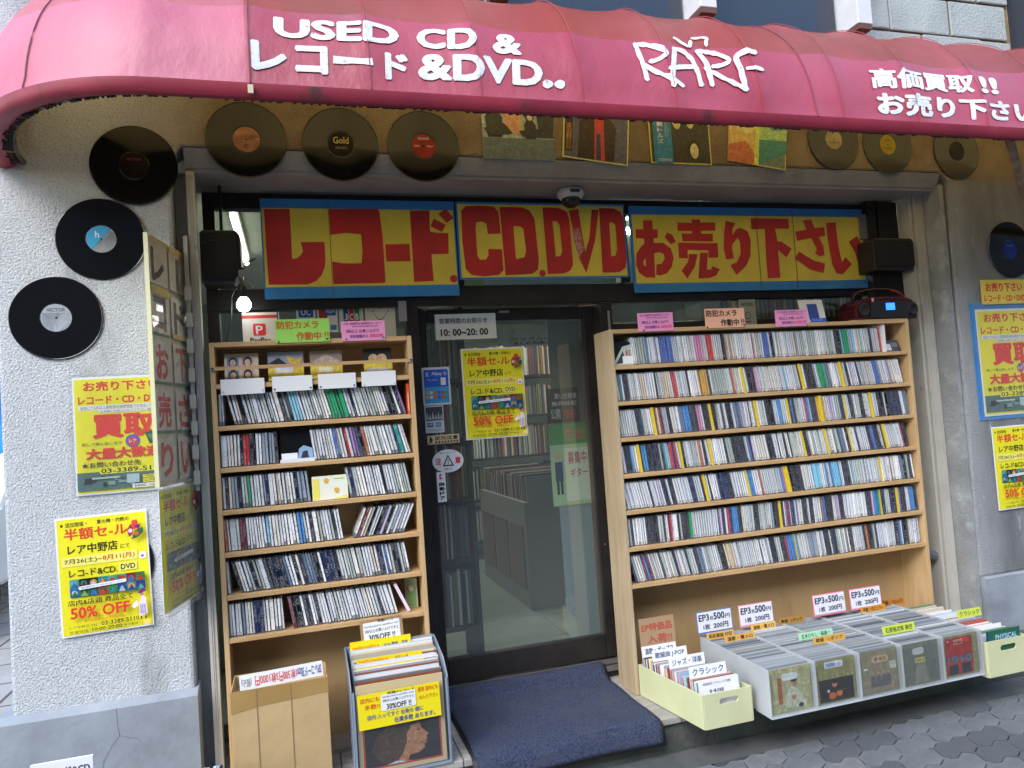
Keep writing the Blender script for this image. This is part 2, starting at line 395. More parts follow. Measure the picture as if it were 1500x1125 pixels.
bp = n.nodes.new('ShaderNodeBump'); bp.inputs['Strength'].default_value = 1.0; bp.inputs['Distance'].default_value = .022
L(NZ(140, 5), bp.inputs['Height']); bp2 = n.nodes.new('ShaderNodeBump'); bp2.inputs['Strength'].default_value = .2; bp2.inputs['Distance'].default_value = .03
L(NZ(16, 3), bp2.inputs['Height']); L(bp.outputs[0], bp2.inputs['Normal']); L(bp2.outputs[0], pb.inputs['Normal'])
wall.data.materials.append(wm)
# plinths with chamfered tops
b = MB()
b.prism([(-.035, PZ-.35), (-.035, .715), (-.005, .735), (.16, .735), (.16, PZ-.35)], -1.03, -.388, 'x')
b.build('plinth', M['plinth'], shop)
b = MB()
b.prism([(-.02, PZ-.35), (-.02, .655), (-.004, .662), (.16, .662), (.16, PZ-.35)], 3.325, 5.2, 'x')
b.build('plinth', M['plinth'], shop)
# crack in the left plinth, as a thin dark line
cr = [(-.655, .715), (-.653, .66), (-.648, .62), (-.672, .59), (-.70, .545), (-.71, .48), (-.712, .40)]
b = MB()
for p, q in zip(cr, cr[1:]): b.face([(p[0]-.001, -.0354, p[1]), (p[0]+.001, -.0354, p[1]), (q[0]+.001, -.0354, q[1]), (q[0]-.001, -.0354, q[1])])
cr = [(-.648, .62), (-.61, .605), (-.59, .60), (-.575, .575)]
for p, q in zip(cr, cr[1:]): b.face([(p[0], -.0354, p[1]-.001), (q[0], -.0354, q[1]-.001), (q[0], -.0354, q[1]+.001), (p[0], -.0354, p[1]+.001)])
o = b.build('crack', mat('hairline_crack', (.13, .14, .15), .9), shop); o['kind'] = 'stuff'
# side wall at the street corner and other walls, closing the building
b = MB(); b.box(-.985, -.84, .163, 7, GZ, 4.6); b.build('side_wall', M['stucco'], shop)
b = MB(); b.box(-.838, 5.2, 6.9, 7, GZ, 4.6); b.build('rear_wall', M['inwall'], shop)
b = MB(); b.box(5.09, 5.2, .163, 6.9, GZ, 4.6); b.build('end_wall', M['inwall'], shop)
b = MB(); b.box(-.838, 5.088, .163, 6.89, 2.93, 3.0); b.build('ceiling', M['inwall'], shop)
b = MB(); b.box(-.985, 5.2, 0, 7, 4.603, 4.7); b.build('roof_slab', M['plinth'], shop)
# window reveal side pieces, cream shutter guides
b = MB(); b.box(-.398, -.350, .098, .30, PZ, 2.69); b.build('reveal', M['stucco_grey'], shop)
b = MB(); b.box(3.29, 3.318, .01, .30, PZ, 2.70); b.build('reveal', M['stucco_grey'], shop)
for x0, x1, y in ((-.347, -.318, .03), (3.222, 3.285, .11)):
    b = MB(); b.box(x0, x1, y, y+.05, PZ+.003, 2.675); b.box(x0+.007, x0+.011, y-.003, y-.0005, PZ+.003, 2.675); b.box(x1-.016, x1-.012, y-.003, y-.0005, PZ+.003, 2.675)
    b.build('shutter_guide', M['cream'], shop)
b = MB(); b.box(3.198, 3.214, .12, .2, PZ+.003, 2.675); b.build('shutter_guide', M['cream'], shop)
# beam drip edge + soffit
b = MB(); b.prism([(.0, 2.757), (.035, 2.69), (.16, 2.69), (.16, 2.757)], -.348, 3.30, 'x'); b.build('beam_edge', M['beam'], shop)
b = MB(); b.prism([(.04, 2.688), (.045, 2.676), (.285, 2.668), (.285, 2.72), (.04, 2.72)], -.348, 3.30, 'x'); b.build('soffit', M['soffit'], shop)
# rough blocks over the awning on the right
rb = random.Random(8)
for r_ in range(4):
    z = 3.30+r_*.2; x = 2.86-(.2 if r_ % 2 else .0)
    while x < 3.84:
        w = .385; bb = MB(); d = rb.uniform(.012, .022)
        x0_ = max(x, 2.86); x1_ = min(x+w, 3.86)
        if x1_-x0_ > .05:
            bb.box(x0_, x1_, -d, -.001, z, z+.188)
            bb.build('concrete_block', M['block'], shop, bevel=.006)
        x += w+.012
b = MB(); b.box(3.875, 4.4, -.12, -.001, 3.3, 4.2); b.build('dark_cladding', mat('dark_blue_grey_sheet', (.03, .035, .05), .5), shop)
# upper bay window
bay = mat('blue_grey_glazing', (.02, .028, .05), .15, spec=.6)
for x0, x1 in ((-.2, .88), (.96, 1.83), (1.945, 2.69)):
    b = MB(); b.box(x0, x1, -.035, -.01, 3.38, 4.3); w_ = b.build('upper_window', bay, shop)
    b = MB(); b.box(x0, x1, -.05, -.036, 3.37, 3.40); b.build('window_rail', M['bronze'], w_)
for x0 in (.88, 1.845, 2.705):
    b = MB(); b.prism([(-.001, 3.42), (-.17, 3.42), (-.17, 4.3), (-.001, 4.3)], x0, x0+.085, 'x'); wp_ = b.build('window_post', mat('white_painted_post', (.70, .72, .75), .5, (.6, .62, .65), 6), shop, bevel=.004)
    b = MB(); b.box(x0+.003, x0+.082, -.168, -.003, 3.395, 3.419); b.build('post_foot', mat('reddish_brown_wood', (.12, .06, .045), .6), wp_)

# sill platform, planks, riser
b = MB(); b.box(-.35, 5.2, -.245, .5, GZ-.05, PZ-.03); b.build('riser', M['darkconc'], shop)
plx = [-.35, .02, .42, .80, 1.18, 1.62, 1.66, 2.2, 2.7, 3.2]
for i, (x0, x1) in enumerate([(-.35, .10), (.103, .53), (.533, .95), (.953, 1.43), (1.433, 1.56), (1.566, 1.85), (1.853, 2.4), (2.403, 2.9), (2.903, 3.31)]):
    b = MB(); b.box(x0, x1, -.262+(.008 if i in (5, 7) else 0), .27, PZ-.028, PZ); b.build('sill_board', M['sill'], shop, bevel=.004)
# paler riser base line
# ------------------------------------------------------------------ windows
fr = M['bronze']
def bar(x0, x1, z0, z1, y0=.26, y1=.32, name='frame_bar', m=fr):
    b = MB(); b.box(x0, x1, y0, y1, z0, z1); return b.build(name, m, win, bevel=.003)
win = thing('shop_window', 'dark bronze framed glazing of the shopfront around the sliding door', 'window', (1.4, .29, PZ))
bar(-.317, 3.195, 2.60, 2.665); bar(-.317, 3.195, 2.165, 2.255, .255, .32)
bar(-.317, -.27, PZ+.002, 2.598); bar(3.14, 3.195, PZ+.002, 2.598); bar(.50, .556, PZ+.002, 2.163); bar(1.432, 1.495, PZ+.002, 2.163, .25, .33)
bar(1.497, 3.138, 2.0, 2.06, .262, .318); bar(2.20, 2.25, 2.062, 2.163, .263, .317); bar(.72, .78, 2.258, 2.598); bar(1.56, 1.61, 2.258, 2.598)
bar(-.268, .498, 1.02, 1.08)
for x0, x1, z0, z1 in ((-.268, .718, 2.258, 2.598), (.782, 1.558, 2.258, 2.598), (1.612, 3.138, 2.258, 2.598), (-.268, .498, 1.082, 2.163), (-.268, .498, PZ, 1.018), (1.497, 2.198, 2.062, 2.163), (2.252, 3.138, 2.062, 2.163), (1.497, 3.138, PZ, 1.998)):
    b = MB(); b.box(x0, x1, .288, .294, z0, z1); b.build('pane', M['glass'], win)
# black filler right of window, standing in for the shade in the gap
b = MB(); b.box(3.00, 3.196, .2, .25, PZ+.002, 2.66); b.build('side_panel', M['blackm'], win)
# door
door = thing('sliding_door', 'dark bronze framed sliding glass door standing closed in the shop entrance', 'door', (1.0, .33, PZ))
def dbar(n_, x0, x1, z0, z1, y0=.322, y1=.362, m=fr):
    b = MB(); b.box(x0, x1, y0, y1, z0, z1); return b.build(n_, m, door, bevel=.003)
dbar('stile', .558, .602, .472, 2.158); dbar('stile', 1.372, 1.43, .472, 2.158)
dbar('top_rail', .604, 1.370, 2.10, 2.158); dbar('bottom_rail', .604, 1.370, .472, .58)
b = MB(); b.box(.604, 1.370, .337, .343, .582, 2.098); b.build('glass_panel', M['glass'], door)
b = MB(); b.box(.95, 1.0, .318, .3215, 2.135, 2.145); b.build('maker_plate', M['steel'], door)
b = MB(); b.box(1.395, 1.401, .316, .3215, 1.0, 1.008); b.build('screw', M['steel'], door)
b = MB(); b.box(.556, 1.432, .27, .42, PZ+.001, .452); thr = b.build('threshold', M['bronze'], win)
b = MB(); b.box(.558, 1.43, .285, .30, .453, .462); b.box(.558, 1.43, .318, .33, .453, .462); b.build('sliding_track', M['steel'], win)
b = MB(); b.box(.556, 1.432, .255, .268, .43, .452); b.build('track_cover', M['steel'], win)

# ------------------------------------------------------------------ interior
b = MB(); b.box(-.83, 5.08, .43, 6.88, GZ, PZ+.03); inf = b.build('interior_floor', M['infloor'], shop)
for i in range(6):
    for j in range(8):
        b = MB(); b.box(.02+i*.45, .465+i*.45, .45+j*.45, .895+j*.45, PZ+.031, PZ+.036); b.build('floor_tile', M['infloor'], shop)
spinecols = ['b8b4a8', '8a8f96', '2a2a30', '70302a', 'c8c0a0', '344a66', '1c1c20', '9a8450', 'd8d8d8', '5a6a50', 'a03a30', '3a3a3a']
def indoor_shelf(x0, x1, y0, y1, rows, label, seed):
    t = thing('record_shelf', label, 'shelf', ((x0+x1)/2, y0, PZ+.036)); r = random.Random(seed)
    b = MB(); b.box(x0, x0+.02, y0, y1, PZ+.037, rows[-1]+.36); b.build('side_panel', M['blackm'], t)
    b = MB(); b.box(x1-.02, x1, y0, y1, PZ+.037, rows[-1]+.36); b.build('side_panel', M['blackm'], t)
    for z in rows:
        b = MB(); b.box(x0+.021, x1-.021, y0, y1, z-.02, z); b.build('shelf_board', M['blackm'], t)
        bb = MB(); x = x0+.03; mi = []
        while x < x1-.035:
            w = r.uniform(.006, .014); h = r.uniform(.24, .27); bb.box(x, x+w*.9, y0+.02+r.uniform(0, .02), y1-.02, z+.001, z+h, r.randrange(12)); x += w
        o = bb.build('record_sleeves', [mat('dull_'+c, c, .5) for c in spinecols], t); o['kind'] = 'stuff'
indoor_shelf(.60, .82, .52, .85, [.66, .98, 1.27, 1.56, 1.85], 'black indoor shelf of record spines seen through the left of the door glass', 1)
indoor_shelf(1.15, 2.6, 3.2, 3.5, [.6, .95, 1.3, 1.65, 2.0], 'dark record shelf along the far inside wall behind the door', 2)
indoor_shelf(2.2, 3.12, .42, .62, [1.4, 1.72, 2.06], 'indoor shelf of record spines behind the glass above the right shelf', 3)
# low browser rack down the middle of the shop
t = thing('record_browser', 'long low record browser with dark panelled front inside the shop', 'display rack', (1.9, 1.5, PZ+.036))
b = MB(); b.prism([(1.35, PZ+.038), (1.85, PZ+.038), (1.85, 1.1), (1.35, 1.1)], 1.45, 2.6, 'y'); b.build('cabinet', mat('grey_brown_panel', (.24, .23, .21), .6), t)
for k in range(3):
    b = MB(); b.box(1.342, 1.349, 1.5+k*.36, 1.8+k*.36, .55, .95); b.build('door_panel', mat('brown_panel', (.16, .10, .06), .5), t)
bb = MB(); r = random.Random(6)
y = 1.47
while y < 2.58: bb.box(1.38, 1.82, y, y+.006, 1.101, 1.25+r.uniform(-.02, .02), r.randrange(12)); y += .014
o = bb.build('record_sleeves', [mat('dull_'+c, c, .5) for c in spinecols], t); o['kind'] = 'stuff'
# panel with posters on its edge, at right behind the door glass
pn = thing('display_partition', 'pale blue grey partition with a reddish wooden edge behind the door glass', 'partition', (1.45, .55, PZ+.036))
b = MB(); b.box(1.235, 1.40, .46, .475, PZ+.04, 1.19); b.build('panel', mat('pale_blue_board', (.26, .33, .38), .5), pn)
b = MB(); b.box(1.235, 1.40, .46, .475, 1.19, 2.2); b.build('panel', mat('grey_green_board', (.13, .15, .14), .5), pn)
b = MB(); b.box(1.402, 1.50, .44, .48, PZ+.04, 2.2); b.build('wooden_edge', mat('reddish_wood', (.30, .10, .04), .35, (.22, .07, .03), 6, 5, stretch=(8, 8, 1)), pn)
ps = thing('green_poster', 'green and white lesson poster with a small figure hanging inside the door glass', 'poster', (1.20, .455, 1.19))
P = sheet(ps, .20, .40, flat('b9d4a8')); P.rect(0, 0, 1, .25, flat('4f9a48')); P.rect(.35, .30, 1, .95, flat('dfe8d4'))
P.text('生徒', .4, .05, .95, .2, flat('d86a7a'), .02); P.text('募集中', .45, .34, .95, .5, flat('c84a5a'), .02); P.text('ギター', .5, .55, .95, .66, flat('c84a5a'), .02)
P.disc(.2, .40, .018, flat('dcb898')); P.rect(.1, .46, .3, .70, flat('24406e')); P.rect(.12, .70, .18, .86, flat('1c2024')); P.rect(.22, .70, .28, .86, flat('1c2024'))
ps = thing('black_flyer', 'black flyer with white lettering above the green poster', 'poster', (1.20, .455, 1.60))
P = sheet(ps, .17, .17, flat('17161a')); P.text('買い方教室', .25, .15, .95, .32, flat('cfcfcf'), .02); P.text('無料体験', .15, .38, .95, .52, flat('cfcfcf'), .02); P.text('公開', .1, .6, .4, .9, flat('cfcfcf'), .02); P.text('毎週', .5, .62, .9, .9, flat('b0303a'), .02)
ps = thing('price_strip_notice', 'pale strip notice with black lettering right of the yellow door poster', 'notice', (1.07, .60, 2.0))
P = sheet(ps, .27, .055, flat('c8ccc0')); P.text('シングルCD', .05, .1, .95, .48, M['ink'], .02); P.text('まとめ売(新品)', .1, .54, .9, .92, M['ink'], .02)
ps = thing('green_notice', 'small bright yellow notice hanging inside at the top of the door', 'notice', (.86, .60, 2.27))
P = sheet(ps, .10, .09, flat('d8e040'))
# fluorescent tubes inside; the two brighter ones are unseen, added to light the shop
tube = mat('added_interior_tube', (1, .96, .84), .5, emit=60.0)
def fluor(x0, y0, x1, y1, z, label, tube=tube):
    t = thing('fluorescent_light', label, 'ceiling light', ((x0+x1)/2, (y0+y1)/2, z))
    d = Vector((x1-x0, y1-y0, 0)); p = Vector((-d.y, d.x, 0)).normalized()
    MB().tube([(x0, y0, z), (x1, y1, z)], .018, 10).build('tube', tube, t)
    b = MB(); hw = .022
    b.prism([tuple((Vector((x0, y0, 0))+p*hw)[:2]), tuple((Vector((x1, y1, 0))+p*hw)[:2]), tuple((Vector((x1, y1, 0))-p*hw)[:2]), tuple((Vector((x0, y0, 0))-p*hw)[:2])], z+.025, z+.07, 'z'); b.build('fitting', M['cream'], t)
fluor(-.26, 1.3, -.26, 2.5, 2.86, 'lit fluorescent tube inside at the left, above the black loudspeaker', mat('lit_tube_dim', (1, .97, .82), .5, emit=4.0))
fluor(1.0, 2.2, 1.0, 3.4, 2.86, 'unseen lit fluorescent tube added deep inside the shop to light the aisle')
fluor(2.0, 1.6, 3.0, 1.6, 2.86, 'unseen lit fluorescent tube added behind the right hand sign to light the shop')
# small pale green cabinet glimpsed at the left
t = thing('store_cabinet', 'pale green cabinet glimpsed through the left window beside the loudspeaker', 'cabinet', (-.4, 1.6, PZ+.036))
b = MB(); b.box(-.6, -.05, 1.2, 1.6, PZ+.038, 2.35); b.build('body', mat('pale_green_paint', (.25, .33, .27), .5), t)
b = MB(); b.box(-.58, -.33, 1.19, 1.199, .6, 2.3); b.build('door', mat('pale_green_paint2', (.30, .38, .32), .45), t)
b = MB(); b.box(-.32, -.07, 1.19, 1.199, .6, 2.3); b.build('door', mat('pale_green_paint2'), t)

# ------------------------------------------------------------------ opposite side of the street (seen in the glass)
t = thing('opposite_building', 'grey apartment building across the street reflected in the door glass', 'building', (-1, -13, GZ))
b = MB(); b.box(-13, 44, -19, -13, GZ, 10.5); b.build('wall', mat('dark_brick_render', (.10, .105, .12), .8, (.07, .075, .09), 2, 3), t)
for i in range(27):
    for j in range(4):
        b = MB(); b.box(-12.4+i*2.0, -11.2+i*2.0, -12.99, -12.95, 1.6+j*2.2, 2.9+j*2.2); b.build('window', mat('dark_pane', (.03, .035, .04), .1), t)
t = thing('street_tree', 'leafy street tree across the pavement reflected in the door glass', 'tree', (2.6, -8.5, GZ))
MB().tube([(2.6, -8.5, GZ), (2.65, -8.5, 1.8), (2.5, -8.45, 3.2), (2.7, -8.4, 4.6)], [.16, .13, .11, .05], 10).build('trunk', mat('bark', (.09, .07, .05), .9, bump=.5), t)
rt = random.Random(3); b = MB()
for k in range(2600):
    u = Vector((rt.gauss(0, 1), rt.gauss(0, 1), rt.gauss(0, 1))).normalized()*rt.uniform(.45, 1)**.6
    cl = noise.noise(u*2.2)
    if cl < -.12: continue
    c = Vector((2.6+u.x*2.2, -8.5+u.y*1.9, 4.4+u.z*1.9)); s_ = rt.uniform(.06, .12)
    a = Vector((rt.gauss(0, 1), rt.gauss(0, 1), rt.gauss(0, 1))).normalized()*s_; d = a.cross(Vector((rt.gauss(0, 1), rt.gauss(0, 1), rt.gauss(0, 1)))).normalized()*s_*.6
    b.face([c-a, c-d, c+a, c+d])
o = b.build('crown', mat('leaf', (.05, .09, .03), .6, (.09, .13, .04), 3, 2), t); o['kind'] = 'stuff'

# ------------------------------------------------------------------ AWNING
AX0, AX1, AA, AD, AH, AZ = -.35, 4.35, .63, .70, .645, 2.705
ribs = [-.62, -.36, -.07]+[.29+.36*k for k in range(12)]
def sup(c, p): return math.copysign(abs(c)**(2/p), c)
def awn(s, a, off=0.0, wr=True):
    """s: -1..0 left end turn, X for straight part stored as (X - AX0) >=0, right end beyond; a 0..pi/2 rim to wall"""
    Lx = AX1-AX0; ca = math.cos(a); sa = math.sin(a)
    if s < 0:
        ph = (1+s)*math.pi/2; dx, dy = -math.cos(ph)*AA, -math.sin(ph)*AD; cx = AX0
    elif s > Lx:
        ph = (1-(s-Lx))*math.pi/2; dx, dy = math.cos(ph)*AA, -math.sin(ph)*AD; cx = AX1
    else: cx = AX0+s; dx, dy = 0, -AD
    p = Vector((cx+dx*ca, dy*ca, AZ+AH*sa))
    nrm = Vector((dx*ca/AA**2 if abs(dx) > 0 else 0, dy*ca/AD**2, AH*sa/AH**2)); nrm.normalize()
    o = off
    if wr:
        x = AX0+s*.5
        x = AX0+s if 0 <= s <= Lx else x
        k = 0
        for q in range(len(ribs)-1):
            if ribs[q] <= x < ribs[q+1]: k = math.sin(math.pi*(x-ribs[q])/(ribs[q+1]-ribs[q]))
        env = math.sin(min(a*2.2, math.pi/2))*.6+.25*(a > .02)
        o += -.027*(k**.55 if k > 0 else 0)*env
        o += .010*noise.noise(Vector((x*2.3, a*2.2, 3.1)))*env+.004*noise.noise(Vector((x*9, a*3+x*2, 7)))*env
    return p+nrm*o
aw = thing('shop_awning', 'faded red quarter round shop awning with white hand painted lettering', 'awning', (1.9, 0, 2.70))
svals = [-1+k/26 for k in range(26)]+[k*.03 for k in range(157)]+[4.7+k/16 for k in range(0, 17)]
NA = 30; avals = [math.pi/2*(k/NA) for k in range(NA+1)]
b = MB()
for s in svals:
    for a in avals: b.v.append(tuple(awn(s, a)))
nr = len(avals)
for i in range(len(svals)-1):
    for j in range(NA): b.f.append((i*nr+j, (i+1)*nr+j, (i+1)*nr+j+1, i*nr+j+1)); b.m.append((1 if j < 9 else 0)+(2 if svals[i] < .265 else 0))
fab = mat('faded_red_canvas', (.52, .022, .05), .45, (.62, .11, .16), 1.5, 7, bump=.22, bs=11, bdist=.03, transl=.56, c3=(.26, .06, .08), c3s=2.3, c3f=(.54, .74), spec=.8, coat=.35, stretch=(1, 1, .6))
def backed(m):
    n = m.node_tree; L = n.links.new; pb = n.nodes['Principled BSDF']; src = pb.inputs['Base Color'].links[0].from_socket
    g_ = n.nodes.new('ShaderNodeNewGeometry'); x = n.nodes.new('ShaderNodeMix'); x.data_type = 'RGBA'; L(g_.outputs['Backfacing'], x.inputs['Factor']); L(src, x.inputs[6]); x.inputs[7].default_value = (.50, .36, .12, 1)
    L(x.outputs[2], pb.inputs['Base Color'])
    for q in n.nodes:
        if q.type == 'BSDF_TRANSLUCENT':
            for l in list(q.inputs[0].links): n.links.remove(l)
            q.inputs[0].default_value = (1.0, .66, .22, 1)
backed(fab)
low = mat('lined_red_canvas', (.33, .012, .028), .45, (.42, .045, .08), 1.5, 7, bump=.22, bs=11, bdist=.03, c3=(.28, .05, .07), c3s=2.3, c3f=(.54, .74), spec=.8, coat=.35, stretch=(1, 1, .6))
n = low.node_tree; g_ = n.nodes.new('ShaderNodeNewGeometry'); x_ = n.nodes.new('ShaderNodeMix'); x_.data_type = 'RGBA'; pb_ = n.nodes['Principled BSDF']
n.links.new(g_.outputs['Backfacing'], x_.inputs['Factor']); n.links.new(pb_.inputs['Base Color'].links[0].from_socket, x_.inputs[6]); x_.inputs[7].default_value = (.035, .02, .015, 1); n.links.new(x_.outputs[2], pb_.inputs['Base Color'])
fab2 = mat('sun_bleached_canvas', (.64, .13, .20), .55, (.66, .22, .30), 1.5, 7, bump=.22, bs=11, bdist=.03, transl=.40, c3=(.50, .12, .18), c3s=2.0, c3f=(.56, .74), spec=.6, coat=.1, stretch=(1, 1, .6)); backed(fab2)
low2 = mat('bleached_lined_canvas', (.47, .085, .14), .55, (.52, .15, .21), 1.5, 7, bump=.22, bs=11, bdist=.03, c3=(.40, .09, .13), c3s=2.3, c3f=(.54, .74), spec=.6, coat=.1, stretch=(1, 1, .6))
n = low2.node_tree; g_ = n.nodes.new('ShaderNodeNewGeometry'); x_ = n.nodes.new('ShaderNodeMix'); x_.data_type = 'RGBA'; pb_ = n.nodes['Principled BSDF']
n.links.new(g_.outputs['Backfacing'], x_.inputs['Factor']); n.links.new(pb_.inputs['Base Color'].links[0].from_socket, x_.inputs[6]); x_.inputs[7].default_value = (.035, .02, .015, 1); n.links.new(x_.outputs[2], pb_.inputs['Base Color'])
b.build('canopy', [fab, low, fab2, low2], aw, smooth=True)
# folded hem below the rim and its inner return
b = MB()
for s in svals:
    p = awn(s, 0, 0, False); q = Vector((min(max(p.x, AX0), AX1), 0, p.z)); d = (q-p); d.z = 0; L_ = d.length or 1; d = d/L_
    ef = min(max(-s, 0)*1.3, 1); w1 = .010; w2 = .030+.050*ef
    for r_, z_ in ((0, .0), (.001, -.022), (w1, -.040), (w2*.55, -.048), (w2, -.036)): b.v.append(tuple(p+d*r_+Vector((0, 0, z_))))
for i in range(len(svals)-1):
    for j in range(4): b.f.append((i*5+j, i*5+j+1, (i+1)*5+j+1, (i+1)*5+j)); b.m.append(0)
b.build('hem', mat('red_canvas_hem', (.34, .03, .055), .5, (.24, .02, .04), 5, 5, transl=.06, c3=(.08, .03, .03), c3s=8, c3f=(.6, .75)), aw, smooth=True)
# steel hoop inside the rim with rope lacing
pts = []; lac = MB(); cnt = 0
rl = random.Random(2); rope = mat('dark_rope', (.03, .022, .018), .9)
for s in [-1+k/60 for k in range(60)]+[k*.05 for k in range(94)]:
    p = awn(s, 0, 0, False); q = Vector((min(max(p.x, AX0), AX1), 0, p.z)); d = q-p; d.z = 0; L_ = d.length or 1; d /= L_
    pts.append(p+d*(.045+.052*min(max(-s, 0)*1.3, 1))+Vector((0, 0, -.022)))
MB().tube(pts, .012, 8).build('frame_tube', mat('grimy_steel', (.20, .17, .13), .5, (.09, .07, .05), 20, 5, metal=.5), aw, smooth=True)
for k in range(2, len(pts)-1):
    if True:
        for e in range(2):
            p = pts[k]+(pts[min(k+1, len(pts)-1)]-pts[k])*(e/2); nx = (pts[min(k+1, len(pts)-1)]-pts[k])
            if nx.length < .01: continue
            nx = nx.normalized(); out = Vector((nx.y, -nx.x, 0))
            if out.y > 0: out = -out
            if rl.random() < .4: continue
            w = rl.uniform(.010, .028)
            lac.tube([p+Vector((0, 0, .01)), p+nx*.006+Vector((0, 0, -.016)), p+out*w+nx*rl.uniform(.01, .03)+Vector((0, 0, -.020))], .0032, 5)
o = lac.build('lacing', rope, aw); o['kind'] = 'stuff'
# seams
for sx_ in (-.78, -.38, .28, 2.32):
    s = sx_ if sx_ < 0 else sx_
    P0 = [awn(s, a, .0035) for a in avals]; MB().tube(P0, .0022, 5).build('seam', mat('seam_thread', (.20, .05, .07), .6), aw)
for q in ribs[3:]:
    if abs(q-AX0-2.32) > .05: MB().tube([awn(q-AX0+.0015, a, .001) for a in avals], .0016, 5).build('seam', mat('rib_stitch', (.34, .05, .07), .6), aw)
b = MB(); p = awn(.28, 0, .006); b.box(p.x-.008, p.x+.008, p.y-.004, p.y, p.z-.036, p.z-.010); b.build('patch', mat('bone_patch', (.6, .5, .35), .6), aw)
# support arms at the right end
for x in (3.30, 1.45):
    if x > 3: MB().tube([(3.0, -.63, 2.685), (3.48, -.30, 2.555), (3.92, -.02, 2.44)], .018, 8).build('support_arm', mat('rusty_cream_arm', (.42, .30, .20), .6, (.25, .14, .08), 12, 6), aw)
# unproject image rays onto the smooth awning to find where the painted letters sit
def aw_hit(px, py):
    d = (CR*(px-750)+CU*(562.5-py)+_f*FPX).normalized()
    lo = None; t = 1.8
    def F(t):
        p = CAMP+d*t; y = max(min(-p.y/AD, 1.5), 0); z = max((p.z-AZ)/AH, 0)
        return (y**2+z**2)-1, p
    # entering region from outside/front (value>1 -> <1)
    prev = F(t)[0]
    while t < 8:
        v, p = F(t+.01)
        if prev > 0 >= v:
            a = math.atan2(max((p.z-AZ)/AH, 1e-6), max(-p.y/AD, 1e-6)); return (p.x-AX0, a)
        prev = v; t += .01
    return None
import bmesh
def awn_print(v2, fs, fmap, m, name, off=.003, lay=None):
    bm = bmesh.new(); vs = [bm.verts.new((x, y, (lay[i]*3 if lay is not None else 0))) for i, (x, y) in enumerate(v2)]
    for f in fs:
        try: bm.faces.new([vs[i] for i in f])
        except ValueError: pass
    bmesh.ops.triangulate(bm, faces=bm.faces[:])
    for _ in range(3):
        ed = [e for e in bm.edges if (Vector(fm3(fmap, e.verts[0].co))-Vector(fm3(fmap, e.verts[1].co))).length > .05]
        if not ed: break
        bmesh.ops.subdivide_edges(bm, edges=ed, cuts=1); bmesh.ops.triangulate(bm, faces=bm.faces[:])
    for v in bm.verts:
        s, a = fmap(v.co.x, v.co.y); p = awn(s, max(min(a, 1.57), 0), off+v.co.z)
        v.co = p-Vector(aw.location)
    me = D.meshes.new(name); bm.to_mesh(me); bm.free(); me.materials.append(m)
    o = D.objects.new(name, me); COL.objects.link(o); o.parent = aw; return o
def fm3(fmap, co):
    s, a = fmap(co.x, co.y); return (s, a*.7, 0)
def awn_text(txt, TL, TR, BR, BL, bold):
    co, fs, mx = glyphs(txt, bold, 3); c = [aw_hit(*q) for q in (BL, BR, TR, TL)]
    def fmap(x, y):
        u, v = x/mx[0], y/mx[1]
        return tuple((c[0][k]*(1-u)+c[1][k]*u)*(1-v)+(c[3][k]*(1-u)+c[2][k]*u)*v for k in (0, 1))
    return awn_print([tuple(p) for p in co], fs, fmap, M['paint'], 'lettering', lay=LAY.get((txt, bold, 3)))
def rowtext(words, p0t, p1t, p0b, p1b, bold):
    """words: list of (text, f0, f1) fractions along the line"""
    for w, a, c in words:
        L2 = lambda p, q, t: (p[0]+(q[0]-p[0])*t, p[1]+(q[1]-p[1])*t)
        awn_text(w, L2(p0t, p1t, a), L2(p0t, p1t, c), L2(p0b, p1b, c), L2(p0b, p1b, a), bold)
rowtext([('USED', 0, .505), ('CD', .575, .815), ('&', .88, 1)], (400, 20), (766, 47), (400, 52), (766, 78), .055)
rowtext([('レ', 0, .115), ('コ', .14, .245), ('ド', .425, .50)], (366, 58), (830, 96), (368, 102), (830, 134), .06)
rowtext([('&', .53, .64), ('DVD', .64, .925)], (366, 58), (830, 90), (368, 100), (830, 129), .055)
for q, cx in enumerate((803, 820)):
    v_, f_ = shapefill([[(cx+8*math.cos(k*.5236), 122+q*1.5+6.5*math.sin(k*.5236)) for k in range(12)]]); awn_print(v_, f_, lambda x, y: aw_hit(x, y), M['paint'], 'lettering')
v_, f_ = shapefill([[(488, 82), (545, 87), (547, 96), (488, 92)]]); awn_print(v_, f_, lambda x, y: aw_hit(x, y), M['paint'], 'lettering')
rowtext([('高価買取', 0, .80), ('!!', .85, 1)], (1274, 96), (1462, 110), (1280, 127), (1466, 137), .05)
rowtext([('お売り下さい', 0, 1)], (1283, 133), (1518, 150), (1287, 168), (1520, 181), .06)
def stroke(pts, w):
    pts = [Vector(p) for p in pts]; Lp, Rp = [], []
    for k, p in enumerate(pts):
        d = (pts[min(k+1, len(pts)-1)]-pts[max(k-1, 0)]).normalized(); n_ = Vector((-d.y, d.x)); ww = w*(.42 if k in (0,) else .5)
        Lp.append(p+n_*ww); Rp.append(p-n_*ww)
    e = (pts[-1]-pts[-2]).normalized()*w*.35; s_ = (pts[1]-pts[0]).normalized()*w*.3
    return [tuple(q) for q in Lp]+[tuple(pts[-1]+e)]+[tuple(q) for q in reversed(Rp)]+[tuple(pts[0]-s_)]
def smooth_line(pts, n=4):
    out = []; P = [Vector(p) for p in pts]
    for i in range(len(P)-1):
        p0, p1, p2, p3 = P[max(i-1, 0)], P[i], P[i+1], P[min(i+2, len(P)-1)]
        for k in range(n):
            t = k/n; out.append(.5*((2*p1)+(p2-p0)*t+(2*p0-5*p1+4*p2-p3)*t*t+(3*p1-p0-3*p2+p3)*t**3))
    out.append(P[-1]); return out
